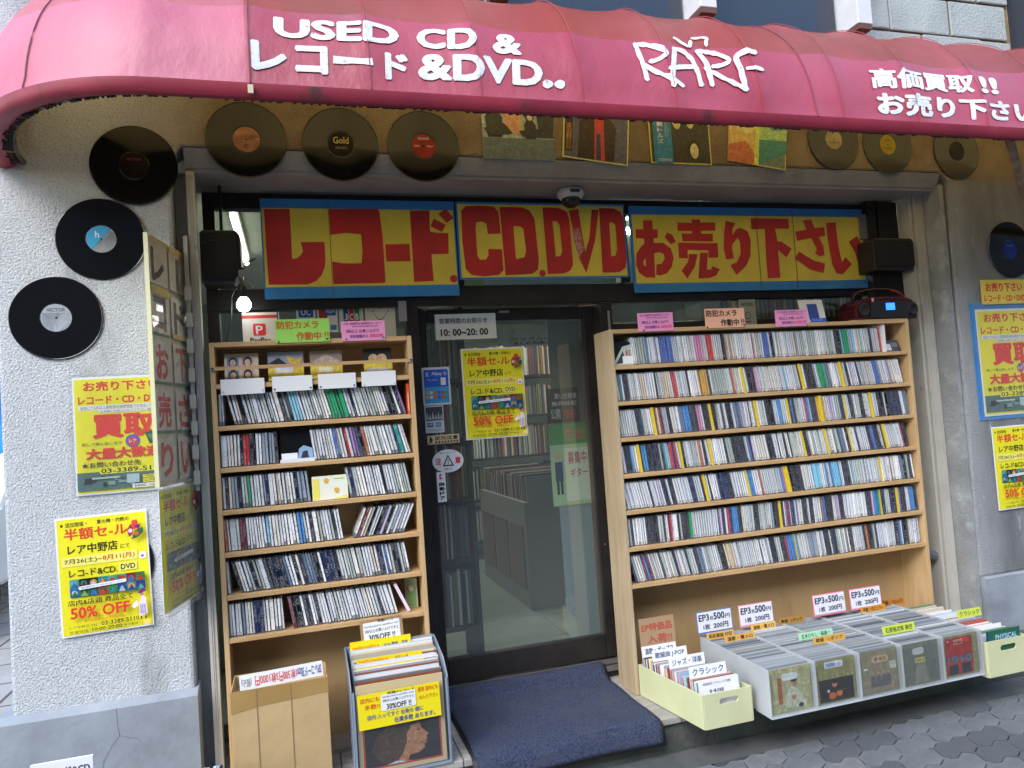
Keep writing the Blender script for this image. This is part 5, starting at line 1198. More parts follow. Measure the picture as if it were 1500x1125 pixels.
def pic(P):
    P.rect(.05, .04, .95, .55, flat('3c4450'))
    for k in range(6): P.poly([(.05+k*.15, .5), (.12+k*.15, .2+.1*(k % 2)), (.2+k*.15, .5)], flat('a8b0b8'))
    P.rect(.1, .62, .4, .78, flat('2a4a98')); P.text('JCB', .14, .65, .36, .75, M['white'], .02); P.rect(.55, .62, .85, .78, flat('3a7ac0')); P.text('AMEX', .58, .66, .82, .74, M['white'], .01); P.rect(.1, .84, .9, .92, flat('b8c0c8'))
dn(.568, .317, 1.597, .086, .122, 'cdd4da', 'small grey card sticker with mountain picture under the blue sticker', pic)
def foot(P):
    P.text('足元注意', .22, .10, .96, .56, M['ink'], .03); P.disc(.1, .2, .004, M['ink']); P.poly([(.06, .32), (.14, .3), (.17, .55), (.12, .6), (.15, .9), (.11, .9), (.09, .66), (.05, .9), (.02, .88), (.07, .6)], M['ink'])
    for k in range(8): P.poly([(.22+k*.095, .92), (.26+k*.095, .66), (.31+k*.095, .66), (.27+k*.095, .92)], M['ink'])
dn(.573, .317, 1.545, .147, .040, 'd8c8a0', 'cream mind your step strip sticker on the door glass', foot, name='step_warning_sticker')
t = thing('caution_sticker', 'oval white caution sticker with black triangle on the door glass', 'sticker', (.588, .317, 1.413)); P = Panel(t, .146, .105, 0)
bb = MB(); bb.prism([(.073+.072*math.cos(2*math.pi*k/32), .0525+.052*math.sin(2*math.pi*k/32)) for k in range(32)], 0, .001); o = bb.build('sticker_face', mat('stk_d4dce4', 'd4dce4', .35), off=(0, 0, 0)); o.parent = t
P.text('注', .10, .34, .28, .64, flat('d0303a'), .04); P.text('意', .72, .34, .90, .64, flat('d0303a'), .04); P.poly([(.5, .22), (.68, .72), (.32, .72)], M['ink'], 'triangle', [[(.5, .31), (.62, .67), (.38, .67)]]); P.text('!', .485, .42, .515, .62, M['ink'], .03); P.text('挟まれないようにして下さい', .24, .10, .76, .18, M['ink']); P.text('自動ドア', .38, .80, .62, .88, M['ink'], .01)
def aut(P):
    P.poly([(.3, .08), (.7, .06), (.4, .16), (.75, .22), (.3, .24)], flat('d0304a'))
    for k, c in enumerate('自動ドア'): P.text(c, .2, .34+k*.155, .82, .46+k*.155, M['ink'], .05)
dn(.604, .317, 1.283, .040, .135, 'e4e8ec', 'narrow vertical automatic door sticker below the oval caution sticker', aut)
# framed sticker on right window (dog notice) + maker mark
stk(2.20, Y-.028, 2.01, .10, .15, '9aa8a0', 'grey notice with simple animal outline behind the pink card', lambda P: (P.text('NOTICE', .15, .12, .85, .22, M['ink'], .02), P.disc(.5, .55, .018, M['ink']), P.disc(.5, .55, .015, mat('stk_9aa8a0')), P.disc(.46, .53, .002, M['ink']), P.disc(.54, .53, .002, M['ink']), P.rect(.35, .74, .65, .78, flat('a03a3a'))), name='animal_notice', cat='notice')
# tablet-like white sleeve
faceout(2.43, .06, 2.001, .135, .125, 'white framed CD with blue square leaning left of the boombox', lambda P: (P.rect(.28, .18, .72, .85, flat('2f4a90')), P.rect(.3, .78, 1, .95, flat('2a58c8')), P.text('PS SOFT', .4, .81, .85, .91, flat('8ab0f0'), .02)), 'd8d8d4', 12, 'white_framed_cd', 'CD', .012)
# boombox
t = thing('boombox', 'dark red and black portable boombox with blue display on the right shelf top', 'stereo', (2.92, .08, 2.001))
b = MB(); pr_ = []
for k in range(17):
    a = math.pi*k/16; pr_.append((2.90-.19*math.copysign(abs(math.cos(a))**.55, math.cos(a))*1.0, 2.016+.105*math.sin(a)**.5 if math.sin(a) > 0 else 2.016))
pr_ = [(2.72, 2.004)]+pr_[0:]+[(3.09, 2.004)]
b.prism(pr_, .02, .15); b.build('body', mat('glossy_dark_red', (.045, .006, .008), .2), t, bevel=.008)
b = MB(); b.prism([(2.79, 2.012), (3.02, 2.012), (3.03, 2.09), (2.80, 2.095)], .010, .0195); b.build('front_panel', M['black'], t, bevel=.003)
b = MB(); b.box(2.885, 2.937, .006, .0095, 2.05, 2.085); b.build('display', mat('lit_blue_display', (.02, .12, .9), .4, emit=1.3), t)
for cx in (2.755, 3.055): MB().lathe([(.030, .0), (.034, -.006), (.026, -.010), (.012, -.004), (.001, -.002)], 20, 'y', (cx, .019, 2.055)).build('speaker_cone', M['blackm'], t)
MB().tube([(2.735, .07, 2.09)]+[(2.90-.165*math.cos(math.pi*k/12), .07, 2.10+.065*math.sin(math.pi*k/12)**.6) for k in range(0, 13)][1:-1]+[(3.06, .07, 2.09)], .0085, 8).build('handle', mat('handle_red_black', (.03, .005, .006), .25), t, smooth=True)
MB().tube([(2.97, .06, 2.158), (3.02, .06, 2.145), (3.065, .06, 2.115)], .004, 6).build('handle_trim', mat('bright_red_trim', (.45, .02, .03), .3), t)
b = MB(); b.box(2.80, 2.81, .005, .0095, 2.095, 2.112); b.build('badge', flat('e0a0a0'), t)
b = MB(); b.box(2.66, 3.0, .0, .16, 2.0005, 2.0035); tag(recenter(b.build('base_board', M['wood'])), 'thin loose wooden board lying under the boombox', 'board')
b = MB(); 
MB_ = b
for k in range(1): pass

# ================================================================== FLOOR MAT
t = thing('door_mat', 'blue grey coil door mat draped from the threshold over the sill edge', 'mat', (1.0, 0, PZ))
prof = [(.285, .468), (.262, .466), (.245, .452), (.232, .428), (.20, .412), (.10, .412), (-.10, .412), (-.21, .413), (-.262, .413), (-.284, .402), (-.297, .375), (-.302, .325)]
def matmesh(x0, x1, dz, m, nm, lift=.0):
    b = MB(); nx = 40; rr = random.Random(1); P = []
    # resample the profile
    for i in range(len(prof)-1):
        for k in range(4): f = k/4; P.append((prof[i][0]*(1-f)+prof[i+1][0]*f, prof[i][1]*(1-f)+prof[i+1][1]*f))
    P.append(prof[-1])
    for i in range(nx+1):
        u = i/nx
        for j, (y, z) in enumerate(P):
            sk = .02*max(0, (-y))   # slight flare
            x = x0+(x1-x0)*u+(u-.5)*sk-.0*y
            w = .006*noise.noise(Vector((x*5, y*5, 0)))
            b.v.append((x, y-(.012 if j > len(P)-10 else 0)*math.sin(u*7)*.5, z+dz+w*(1 if -.25 < y < .2 else .3)))
    n_ = len(P)
    for i in range(nx):
        for j in range(n_-1): b.f.append((i*n_+j, i*n_+j+1, (i+1)*n_+j+1, (i+1)*n_+j)); b.m.append(0)
    o = b.build(nm, m, t, smooth=True); sm = o.modifiers.new('s', 'SOLIDIFY'); sm.thickness = .010 if nm == 'pile' else .005; sm.offset = -1 if nm != 'pile' else -1; return o
matmesh(.575, 1.318, .004, M['matm'], 'pile'); matmesh(.562, 1.330, -.006, M['rubber'], 'rubber_border')

# ================================================================== BINS
# long grey single bins
bx0, bw = 1.685, .2085
arts = [
 ('a seated man in pale suit', 'b0ac78', lambda P: (P.rect(.08, .12, .9, .95, art('b4b488')), P.poly([(.35, .9), (.40, .55), (.52, .42), (.68, .5), (.8, .75), (.85, .9)], art('c8c8b0')), P.disc(.58, .34, .014, art('b08060'), ry=.018), P.disc(.58, .27, .016, art('20242c'), ry=.012), P.disc(.56, .68, .010, art('b8845c')), P.rect(.18, .2, .28, .8, art('a85a30')), P.rect(.28, .12, .68, .28, art('e8ece8'), r=.01), P.disc(.72, .88, .012, art('3a4038'), ry=.008))),
 ('a singer with an orange guitar', '8e8a58', lambda P: (P.rect(.06, .45, .94, .97, art('1c1612')), P.rect(.22, .05, .70, .2, art('dfe6ee'), r=.01), P.text('村田英雄ヒット', .26, .08, .66, .17, art('2a48a0'), .02), P.disc(.45, .58, .012, art('c07a50')), P.disc(.38, .84, .018, art('c8602a'), ry=.013), P.disc(.56, .80, .015, art('d8763a'), ry=.012), P.rect(.5, .72, .85, .75, art('5a3820')), P.disc(.45, .52, .012, art('100c0a'), ry=.008), P.disc(.28, .72, .006, art('d0c8c0')))),
 ('a dim brown group photograph', '7a7048', lambda P: (P.rect(.05, .1, .95, .95, art('8a7a50')), [P.poly([(u-.07, .85), (u-.06, .62), (u, .55), (u+.06, .62), (u+.07, .85)], art('3c3838')) and P.disc(u, .53, .007, art('b09068')) for u in (.32, .46, .6, .72)], P.rect(.3, .12, .75, .28, art('d8b070'), r=.012), P.text('橋 幸夫', .36, .15, .7, .25, art('4a3020'), .02), P.rect(.76, .3, .94, .48, art('c8c8b0')), P.rect(.08, .38, .18, .42, M['white']))),
 ('murky green cover and yellow tag', '5c6248', lambda P: (P.rect(.05, .1, .95, .97, art('505a40')), P.poly([(.3, .97), (.38, .45), (.5, .35), (.62, .5), (.68, .97)], art('7a7a60')), P.rect(.28, .12, .60, .28, art('c8ccc8'), r=.01), P.rect(.33, .36, .62, .48, art('e0d040')), P.text('石原裕次郎', .36, .38, .6, .46, art('4a4020'), .01), P.poly([(.7, .9), (.75, .5), (.9, .45), (.93, .95)], art('3a4234')))),
 ('a red cover with blue block letters', '8a8a60', lambda P: (P.rect(.06, .05, .84, .96, art('a82a20')), P.text('1910', .10, .50, .80, .68, art('2f7a8c'), .06), P.poly([(.15, .72), (.38, .70), (.40, .95), (.12, .95)], art('1c2430')), P.poly([(.5, .70), (.75, .70), (.78, .95), (.5, .95)], art('1c2430')), P.text('ROCK HITS', .3, .1, .56, .16, art('e8d8d0'), .02), P.text('グループ', .3, .18, .56, .24, art('e8d8d0'), .01), P.rect(.56, .08, .75, .2, art('e03020')), P.disc(.14, .12, .003, M['white'])))]
slv = MB(); rs = random.Random(12); slcols = ['9aa0a4', '8c9196', 'a8acb0', '80868c', 'b4b8ba', 'd8dce0', '6c7076', 'a09a90', 'c8b8a8', '90a8a8']
for k in range(5):
    x0 = bx0+k*(bw+.002)
    lab = ['leftmost grey record bin, front sleeve showing ', 'second grey record bin from left, front sleeve showing ', 'middle grey record bin, front sleeve showing ', 'fourth grey record bin from left, front sleeve showing ', 'rightmost grey record bin, front sleeve showing '][k]+arts[k][0]
    t = thing('record_bin', lab, 'record bin', (x0+bw/2, -.22, PZ+.03), 'grey record bins in front of the right shelf'); zb, zt = PZ+.028, PZ+.21
    sk = lambda y: -.0*(y)
    b = MB(); b.box(x0, x0+.004, -.50, .0-.004, zb, zt); b.build('side_wall', M['binwall'], t)
    b = MB(); b.box(x0+bw-.004, x0+bw, -.50, -.004, zb, zt); b.build('side_wall', M['binwall'], t)
    b = MB(); b.box(x0+.0045, x0+bw-.0045, -.499, -.005, zb, zb+.004); b.build('base', M['binwall'], t)
    b = MB(); b.box(x0+.0045, x0+bw-.0045, -.009, -.005, zb+.005, zt); b.build('end_wall', M['binwall'], t)
    b = MB(); b.box(x0+.0045, x0+bw-.0045, -.5, -.4975, zb+.005, zt-.003); b.build('clear_front', M['clear'], t)
    for a_, c_q, z_a, z_b in ((x0, x0+bw, zb-.004, zb), ): b = MB(); b.box(a_, c_q, -.503, -.4, z_a, z_b-.0005); b.build('front_lip', M['binwall'], t)
    if k in (2, 3):
        wq = MB(); rw = random.Random(k)
        for i_ in range(11):
            for j_ in range(11): wq.v.append((x0+bw*i_/10, -.506-rw.uniform(0, .005), zb+.002+.178*j_/10))
        for i_ in range(10):
            for j_ in range(10): wq.f.append((i_*11+j_, (i_+1)*11+j_, (i_+1)*11+j_+1, i_*11+j_+1)); wq.m.append(0)
        wq.build('plastic_wrap', M['wrap'], t)
    e = thing('single_sleeve', 'sleeve with '+arts[k][0]+', front of its grey bin', 'record sleeve', (x0+.012, -.487, zb+.006), 'front sleeves in the grey bins')
    P = sheet(e, bw-.024, .168, art(arts[k][1]), .003); arts[k][2](P)
    y = -.480
    while y < -.02:
        th = rs.choice([.0022, .003, .0036]); dz = rs.uniform(-.006, .004); ci = rs.choices(range(10), [8, 8, 8, 6, 4, 1.2, 3, 1, .6, .8])[0]; tl = rs.uniform(-.004, .012)
        slv.prism([(y, zb+.006), (y+th, zb+.006), (y+th+tl, zt-.006+dz), (y+tl, zt-.006+dz)], x0+.006+rs.uniform(0, .003), x0+bw-.006-rs.uniform(0, .003), 'x', ci); y += th+rs.uniform(.0012, .0028)
o = slv.build('record_sleeves', [mat('poly_sleeve_'+c, c, .3, spec=.6) for c in slcols]); tag(o, 'tightly packed plastic sleeved singles filling the grey bins', 'records', kind='stuff')

# lime boxes
def limebox(x0, x1, y0, y1, z1, label, skew=0):
    t = thing('lime_box', label, 'box', ((x0+x1)/2, (y0+y1)/2, PZ+.001), 'pale lime record boxes'); z0 = PZ+.004; th = .006
    S_ = lambda x, y: x+skew*(y-y1)
    for a, c in ((x0, x0+th), (x1-th, x1)):
        b = MB(); b.prism([(S_(a, y0), y0), (S_(c, y0), y0), (S_(c, y1), y1), (S_(a, y1), y1)], z0, z1, 'z'); b.build('side_wall', M['limebox'], t, bevel=.001)
    b = MB(); b.prism([(S_(x0+th, y0), y0+th), (S_(x1-th, y0), y0+th), (S_(x1-th, y1), y1), (S_(x0+th, y1), y1)], z0, z0+.004, 'z'); b.build('base', M['limebox'], t)
    # front wall with a hand hole
    w = x1-x0-2*th-.001; xs = S_(x0+th, y0)+.0005; hx0, hx1, hz = .32*w, .72*w, z1-.035
    def rr_(cx0, cx1, cz, r):
        return [(cx1-r+r*math.sin(rad(180*q/8)), cz-r*math.cos(rad(180*q/8))) for q in range(9)]+[(cx0+r-r*math.sin(rad(180*q/8)), cz+r*math.cos(rad(180*q/8))) for q in range(9)]
    v, f = shapefill([[(0, z0), (w, z0), (w, z1), (0, z1)], rr_(hx0, hx1, hz, .012)])
    me = D.meshes.new('front_wall'); me.from_pydata([(xs+a, y0, c) for a, c in v], [], f); me.materials.append(M['limebox'])
    o = D.objects.new('front_wall', me); COL.objects.link(o); o.parent = t; o.location = -Vector(t.location); sm = o.modifiers.new('s', 'SOLIDIFY'); sm.thickness = th; sm.offset = 0
    b = MB(); b.box(S_(x0, y1)+th, S_(x1, y1)-th, y1-.005, y1, z0, z1); b.build('end_wall', M['limebox'], t)
    return t
limebox(1.374, 1.594, -.43, -.006, .535, 'long pale lime box of singles beside the door mat', -.14)
limebox(2.752, 2.985, -.50, -.006, .553, 'pale lime box of sleeves right of the grey bins', .0)
singcol = ['e8e4e0', 'd0d4dc', 'c8b8a8', '8aa8c8', 'b85a50', 'e8d8a0', '3a4a60', 'f0ece8', '6a8a6a', 'a8a0b0', '28282c', 'd8a8a0', 'b0c8d8', '7a4038']
singn = ['white', 'pale blue grey', 'tan', 'blue', 'red', 'cream', 'navy', 'bright white', 'green', 'mauve', 'black', 'salmon', 'ice blue', 'maroon']
rs = random.Random(31); y = -.405; k = 0; sg = {}
for ci, c in enumerate(singcol): 
    b = MB(); b.box(0, .182, 0, .0042, 0, .160); sg[ci] = b.mesh('single_sleeve', [mat('sg_'+c, c, .4)])
items = []
while y < -.035:
    items.append(y); y += rs.uniform(.0058, .0085)
for k, y in enumerate(items):
    ci = rs.randrange(14); o = inst(sg[ci], 'single_sleeve', None, (1.384-.14*(y+.006)+rs.uniform(0, .006), y, PZ+.009), (rad(rs.uniform(-9, -5)), 0, 0), (1, 1, rs.uniform(.96, 1.03)))
    tag(o, f'{singn[ci]} edged single, {ordinal(k+1)} from the front of the lime box by the mat', 'record', 'singles in the lime box by the mat')
rs = random.Random(33); y = -.47; k = 0
while y < -.03:
    ci = rs.choice([0, 1, 1, 0, 7, 12, 2, 4, 8]); o = inst(sg[ci], 'single_sleeve', None, (2.775+rs.uniform(0, .008), y, PZ+.009), (rad(rs.uniform(-8, -4)), 0, 0), (1.02, 1, rs.uniform(.98, 1.1)))
    k += 1; tag(o, f'{singn[ci]} edged single, {ordinal(k)} from the front of the right lime box', 'record', 'singles in the right lime box'); y += rs.uniform(.007, .012)
def upcard(px, py, w, h, bgc, label, lines, tilt=-6, rz=0, name='genre_card', cat='card', zb=.602, back=None, backc=None):
    # px,py here are world X and Y of the card's foot
    t = thing(name, label, cat, (px, py, zb), 'genre cards standing in the record bins' if name == 'genre_card' else 'price cards over the bins')
    P = sheet(t, w, h, mat('card_'+bgc, bgc, .45), .0016)
    if back: P2_ = MB(); P2_.box(-back, w+back, .0018, .003, -back*2, h+back); o = P2_.build('coloured_backing', mat('card_'+backc, backc, .4), off=(0, 0, 0)); o.parent = t
    for s, u0, v0, u1, v1, c, bo in lines: P.text(s, u0, v0, u1, v1, flat(c), bo)
    t.rotation_euler = (rad(tilt), 0, rad(rz)); return t
ep = [('EP3', .03, .10, .34, .44, '22203a', .03), ('枚', .36, .22, .46, .44, '22203a', .01), ('500', .47, .08, .80, .44, '22203a', .03), ('円', .82, .22, .96, .44, '22203a', .01), ('1枚', .14, .60, .34, .88, '22203a', .02), ('200円', .44, .60, .88, .88, '22203a', .02)]
for k, (x, y, c, cn) in enumerate(((1.668, -.03, '5a80b8', 'blue backed, leftmost'), (1.883, -.03, 'e89aa8', 'pink backed, second from left'), (2.262, -.055, 'f08098', 'pink backed, third from left'), (2.468, -.055, 'f08098', 'pink backed, rightmost'))):
    upcard(x, y, .17, .085, 'e4e4ee', f'{cn} EP price card behind the grey bins', ep, -4, 0, 'price_card_ep', 'price card', .632, .004, c)
gc = lambda s, c='3a2a10': [(s, .08, .2, .92, .8, c, .015)]
for x, y, w, bgc, s, lb, c in ((1.690, -.06, .135, 'd8a860', '昭和歌謡 村田', 'beige card lowest beside the blue EP card', '3a2a10'), (1.735, -.13, .150, 'd8a458', '演歌・懐メロ', 'beige card in front of the blue EP card', '3a2a10'), (1.925, -.045, .13, 'e0b060', '演歌・懐メロ', 'tan card below the second EP card', '3a2a10'), (2.085, -.03, .135, 'a88040', '歌謡・J-ポップ', 'brown card between the two pairs of EP cards', '2a1a08'),
    (2.02, -.25, .175, 'a8d8b0', '五木ひろし・森進一', 'mint green card in the second bin', '205a58'), (2.035, -.325, .16, 'd0a050', '歌謡・J-ポップ', 'ochre card right behind the guitar sleeve bin front', '3a2a10'), (2.515, -.06, .14, 'cc8a34', '洋楽・ポピュラー', 'orange card under the rightmost EP card', '2a1a08'), (2.665, -.015, .145, 'b07030', '洋楽・ロック', 'dark orange card at the far right back', '2a1a08'), (2.36, -.36, .17, 'c6d254', '石原裕次郎 美空', 'lime yellow card over the fourth bin', '3a5a20'), (2.80, -.33, .135, 'c6d254', 'クラシック', 'lime yellow card in the right lime box', '3a5a20')):
    upcard(x, y, w, .030 if bgc != 'c6d254' else .036, bgc, lb, gc(s, c), -10, 0, zb=.604)
# left lime box contents: white header cards
for x, y, s, lb in ((1.387, -.03, '演歌・ポップス', 'white header card furthest back in the lime box by the mat'), (1.40, -.10, '歌謡曲 J-POP', 'white header card second in the lime box by the mat'), (1.420, -.21, 'ジャズ・洋楽', 'white header card in the middle of the lime box by the mat'), (1.436, -.345, 'クラシック', 'white header card near the front of the lime box by the mat')):
    upcard(x, y, .165, .045, 'e8e8e8', lb, gc(s, '2a4a7a'), -8, 0, zb=.568)
upcard(1.441, -.415, .175, .165, 'e6e4ea', 'white handwritten sheet at the very front of the lime box by the mat', [('収録曲目 クラシック全集', .1, .06, .8, .12, '3a3a50', 0), ('第一集 名曲選', .25, .22, .6, .30, '3a3a50', .01), ('ソナタ 第5番', .3, .36, .7, .42, '3a3a50', 0)], -6, 0, zb=.412, name='genre_card')
upcard(1.392, -.012, .17, .125, 'a88a6c', 'brown special price card with red characters behind the lime box', [('EP特価品', .06, .18, .92, .45, 'b84a3a', .02), ('入荷!!', .2, .58, .9, .86, 'b84a3a', .02)], -4, 0, 'price_card_ep', 'price card', .60)
t = thing('single_sleeve', 'dark green sleeve with blue white lettering at the front of the right lime box', 'record sleeve', (2.772, -.492, PZ+.01)); P = sheet(t, .185, .182, flat('24604a'), .003); P.text('PHYSICAL', .25, .1, .9, .22, flat('a8c8e8'), .03); P.rect(0, .0, .05, 1, flat('2a3a70'))

# cardboard box
t = thing('cardboard_box', 'tall brown cardboard box under the left shelf with tape round its top', 'box', (-.10, -.10, PZ))
x0, x1, y0, y1, z1 = -.262, .066, -.20, -.012, .758
for n_, bxx in (('front_wall', (x0, x1, y0, y0+.004, PZ+.001, z1)), ('back_wall', (x0, x1, y1-.004, y1, PZ+.001, z1)), ('side_wall', (x0, x0+.004, y0+.0045, y1-.0045, PZ+.001, z1)), ('side_wall', (x1-.004, x1, y0+.0045, y1-.0045, PZ+.001, z1)), ('inner_floor', (x0+.005, x1-.005, y0+.005, y1-.005, z1-.05, z1-.045))):
    b = MB(); b.box(*bxx); b.build(n_, M['card'], t, bevel=.001)
b = MB(); b.prism([(x0-.001, z1-.075), (x0+.09, z1-.062), (x1+.001, z1-.050), (x1+.001, z1+.001), (x0-.001, z1+.001)], y0-.0012, y0-.0003); b.build('packing_tape', M['ptape'], t)
for xx in (x0+.085, x0+.20):
    b = MB(); b.box(xx-.001, xx+.001, y0-.0022, y0-.0013, PZ+.001, z1); b.build('crease', mat('cardboard_crease', (.26, .18, .09), .8), t)
t = thing('sp_record_strip', 'white strip card with upside down red and blue record prices on the cardboard box', 'card', (x0+.03, y0+.03, .748)); P = sheet(t, .285, .052, M['white'], .002)
rt_ = math.pi
for s, u0, u1, c in (('(税込)', .02, .14, '8a8a90'), ('1000円', .18, .36, 'd83a44'), ('3枚', .37, .46, 'd83a44'), ('500円', .47, .60, 'd83a44'), ('1枚', .61, .68, 'd83a44'), ('30cm', .69, .77, '3a4a90'), ('SPレコード', .78, .98, '3a4a90')):
    P.text(s, u0, .18, u1, .82, flat(c), .01, rot=rt_)
t.rotation_euler = (rad(-4), rad(-2), 0)
# acrylic LP bin
t = thing('lp_display_bin', 'grey translucent LP bin with sloping sides standing left of the mat', 'record bin', (.315, -.13, PZ))
x0, x1 = .140, .492; pl = mat('smoky_grey_plastic', (.28, .33, .42), .2, (.22, .26, .34), 5, 4)
for a, c in ((x0, x0+.004), (x1-.004, x1)):
    b = MB(); b.prism([(-.265, PZ+.001), (-.265, .715), (-.20, .765), (-.03, .80), (-.01, .80), (-.01, PZ+.001)], a, c, 'x'); b.build('side_wall', pl, t, bevel=.001)
b = MB(); b.box(x0+.0045, x1-.0045, -.263, -.012, PZ+.001, PZ+.006); b.build('base', pl, t)
b = MB(); b.box(x0+.0045, x1-.0045, -.014, -.011, PZ+.007, .80); b.build('back_wall', pl, t)
b = MB(); b.box(x0+.0045, x1-.0045, -.265, -.262, PZ+.002, .70); b.build('clear_front', M['clear'], t)
for a, c, z_a, z_b in ((x0+.0045, x0+.012, PZ+.002, .71), (x1-.012, x1-.0045, PZ+.002, .71), (x0+.013, x1-.013, PZ+.002, PZ+.012)):
    b = MB(); b.box(a, c, -.268, -.2655, z_a, z_b); b.build('edge_strip', pl, t)
# LP in front with a generic profile portrait
t = thing('lp_sleeve', 'LP sleeve with long haired man in profile against black, front of the grey bin', 'record sleeve', (.158, -.252, PZ+.01)); P = sheet(t, .315, .315, flat('c8b48c', .35), .004)
P.rect(.05, .30, .95, .95, flat('b83a34')); P.rect(.07, .32, .93, .93, flat('15171e'))
_pp = P.poly
P.poly = lambda L_, m_, n_='shape': _pp([(min(max(.52+(a-.58)*1.35, .08), .92), min(.52+(c-.42)*.90, .928)) for a, c in L_], m_, n_)
P.poly([(.40, .93), (.36, .80), (.30, .68), (.34, .52), (.44, .40), (.58, .34), (.70, .36), (.72, .44), (.60, .50), (.55, .62), (.50, .76), (.55, .86), (.48, .93)], art('4a3526'), 'hair')
P.poly([(.50, .93), (.47, .80), (.52, .66), (.56, .52), (.62, .44), (.71, .42), (.735, .50), (.79, .575), (.765, .60), (.775, .635), (.76, .65), (.77, .675), (.745, .70), (.75, .74), (.70, .79), (.62, .80), (.60, .86), (.64, .93)], art('b07a58'), 'face')
P.poly([(.44, .66), (.50, .50), (.62, .42), (.635, .46), (.60, .52), (.60, .62), (.56, .76), (.50, .88), (.43, .84)], art('4a3526'), 'hair'); P.poly([(.67, .50), (.72, .495), (.70, .515)], art('1a1210'), 'eye'); P.poly([(.70, .665), (.76, .66), (.72, .68)], art('8a3a30'), 'mouth')
P.poly([(.42, .93), (.50, .84), (.60, .90), (.68, .93)], art('c8ccd4'), 'collar')
# further sleeves behind
cols9 = ['c8c0b0', 'b8bcc4', '8a5038', 'd0d4d8', 'a8a090', 'c0c8d0', '6a6e78', 'd8d0b8', '9a9ca4', 'c8ccd4', 'b0a890', 'dcdce0']
lpme = {c: MB().box(0, .315, 0, .0045, 0, .315).mesh('lp_sleeve', [mat('lp_'+c, c, .25, spec=.6)]) for c in cols9}
nm9 = ['buff', 'silver grey', 'brown', 'pale grey', 'stone', 'ice grey', 'dark grey', 'ivory', 'mid grey', 'light grey', 'khaki', 'off white']
rs = random.Random(17)
for k in range(24):
    ci = (k*5+rs.randrange(3)) % 12; o = inst(lpme[cols9[ci]], 'lp_sleeve', None, (.156+rs.uniform(0, .014), -.240+k*.0088, PZ+.010+k*.0034+rs.uniform(-.003, .003)), (rad(-5), 0, 0))
    tag(o, f'{nm9[ci]} edged LP, {ordinal(k+2)} from the front in the grey LP bin', 'record', 'LPs in the grey display bin')
def yc(x, y, z, w, h, label, lines, c='ecd820', tilt=-4, rot=0):
    t = thing('yellow_header_card', label, 'card', (x, y, z), 'yellow header cards in the LP bin'); P = sheet(t, w, h, mat('card_'+c, c, .35), .0015)
    for s, u0, v0, u1, v1, cc, bo in lines: P.text(s, u0, v0, u1, v1, flat(cc), bo)
    t.rotation_euler = (rad(tilt), rot, 0); return t, P
t, P = yc(.163, -.2725, .575, .295, .122, 'large yellow 30% off notice covering the front LP sleeve top', [('店内にも', .03, .10, .26, .24, 'd85020', .01), ('多数!!', .08, .30, .26, .44, 'd85020', .01), ('是非 店内にも', .73, .06, .98, .20, 'd85020', .01), ('お入り下さい', .74, .30, .98, .42, 'd85020', .01), ('店内 入ってすぐ 右側の 棚に', .10, .60, .78, .74, '2a50a0', .01), ('在庫多数 あります。', .42, .78, .92, .94, '2a50a0', .015)], tilt=0, rot=rad(-1.0))
P.rect(.28, .08, .70, .55, M['white'], r=.004); P.text('特選LPレコード', .36, .02, .69, .10, M['ink'], .01); P.text('800円税込880円 & 1000円税込1100円', .30, .13, .68, .18, M['ink']); P.text('3枚以上お買い上げですと', .30, .22, .68, .30, M['ink'], .005); P.text('30%OFF !!', .34, .36, .64, .52, M['ink'], .02)
yc(.160, -.035, .775, .235, .045, 'yellow header card furthest back in the LP bin, with orange and blue writing', [('500円&500円(LP)', .04, .42, .48, .9, 'e07020', .01), ('J-POP 歌謡・邦楽', .52, .42, .95, .9, '2a50a0', .01)])
yc(.175, -.115, .745, .250, .030, 'yellow header card with classical katakana, middle of the LP bin', [('500円&500円(LP)', .04, .2, .48, .85, 'e07020', .01), ('クラシック', .58, .2, .78, .85, '2a3040', .01)], 'e8c818')
yc(.170, -.150, .722, .255, .032, 'golden header card with jazz lettering, nearest front behind the first LP', [('500円&500円(LP)', .03, .2, .48, .85, 'e07020', .01), ('JAZZ サウンド・トラック', .52, .2, .97, .85, '2a3040', .01)], 'e0c040')
t = thing('discount_card', 'brown framed white 30% off card standing above the LP bin', 'card', (.205, -.030, .805), 'price cards over the bins'); P = sheet(t, .165, .088, mat('kraft_board', (.36, .22, .10), .6), .003)
P.rect(.07, .12, .93, .95, M['white'], r=.004); P.text('特選LPレコード', .42, .04, .93, .18, M['ink'], .01); P.text('800円税込880円 & 1000円税込1100円', .10, .26, .90, .34, M['ink']); P.text('3枚以上お買い上げですと', .10, .42, .90, .56, M['ink'], .005); P.text('30%OFF !!', .18, .66, .80, .90, M['ink'], .02); t.rotation_euler = (rad(-5), rad(-2), 0)

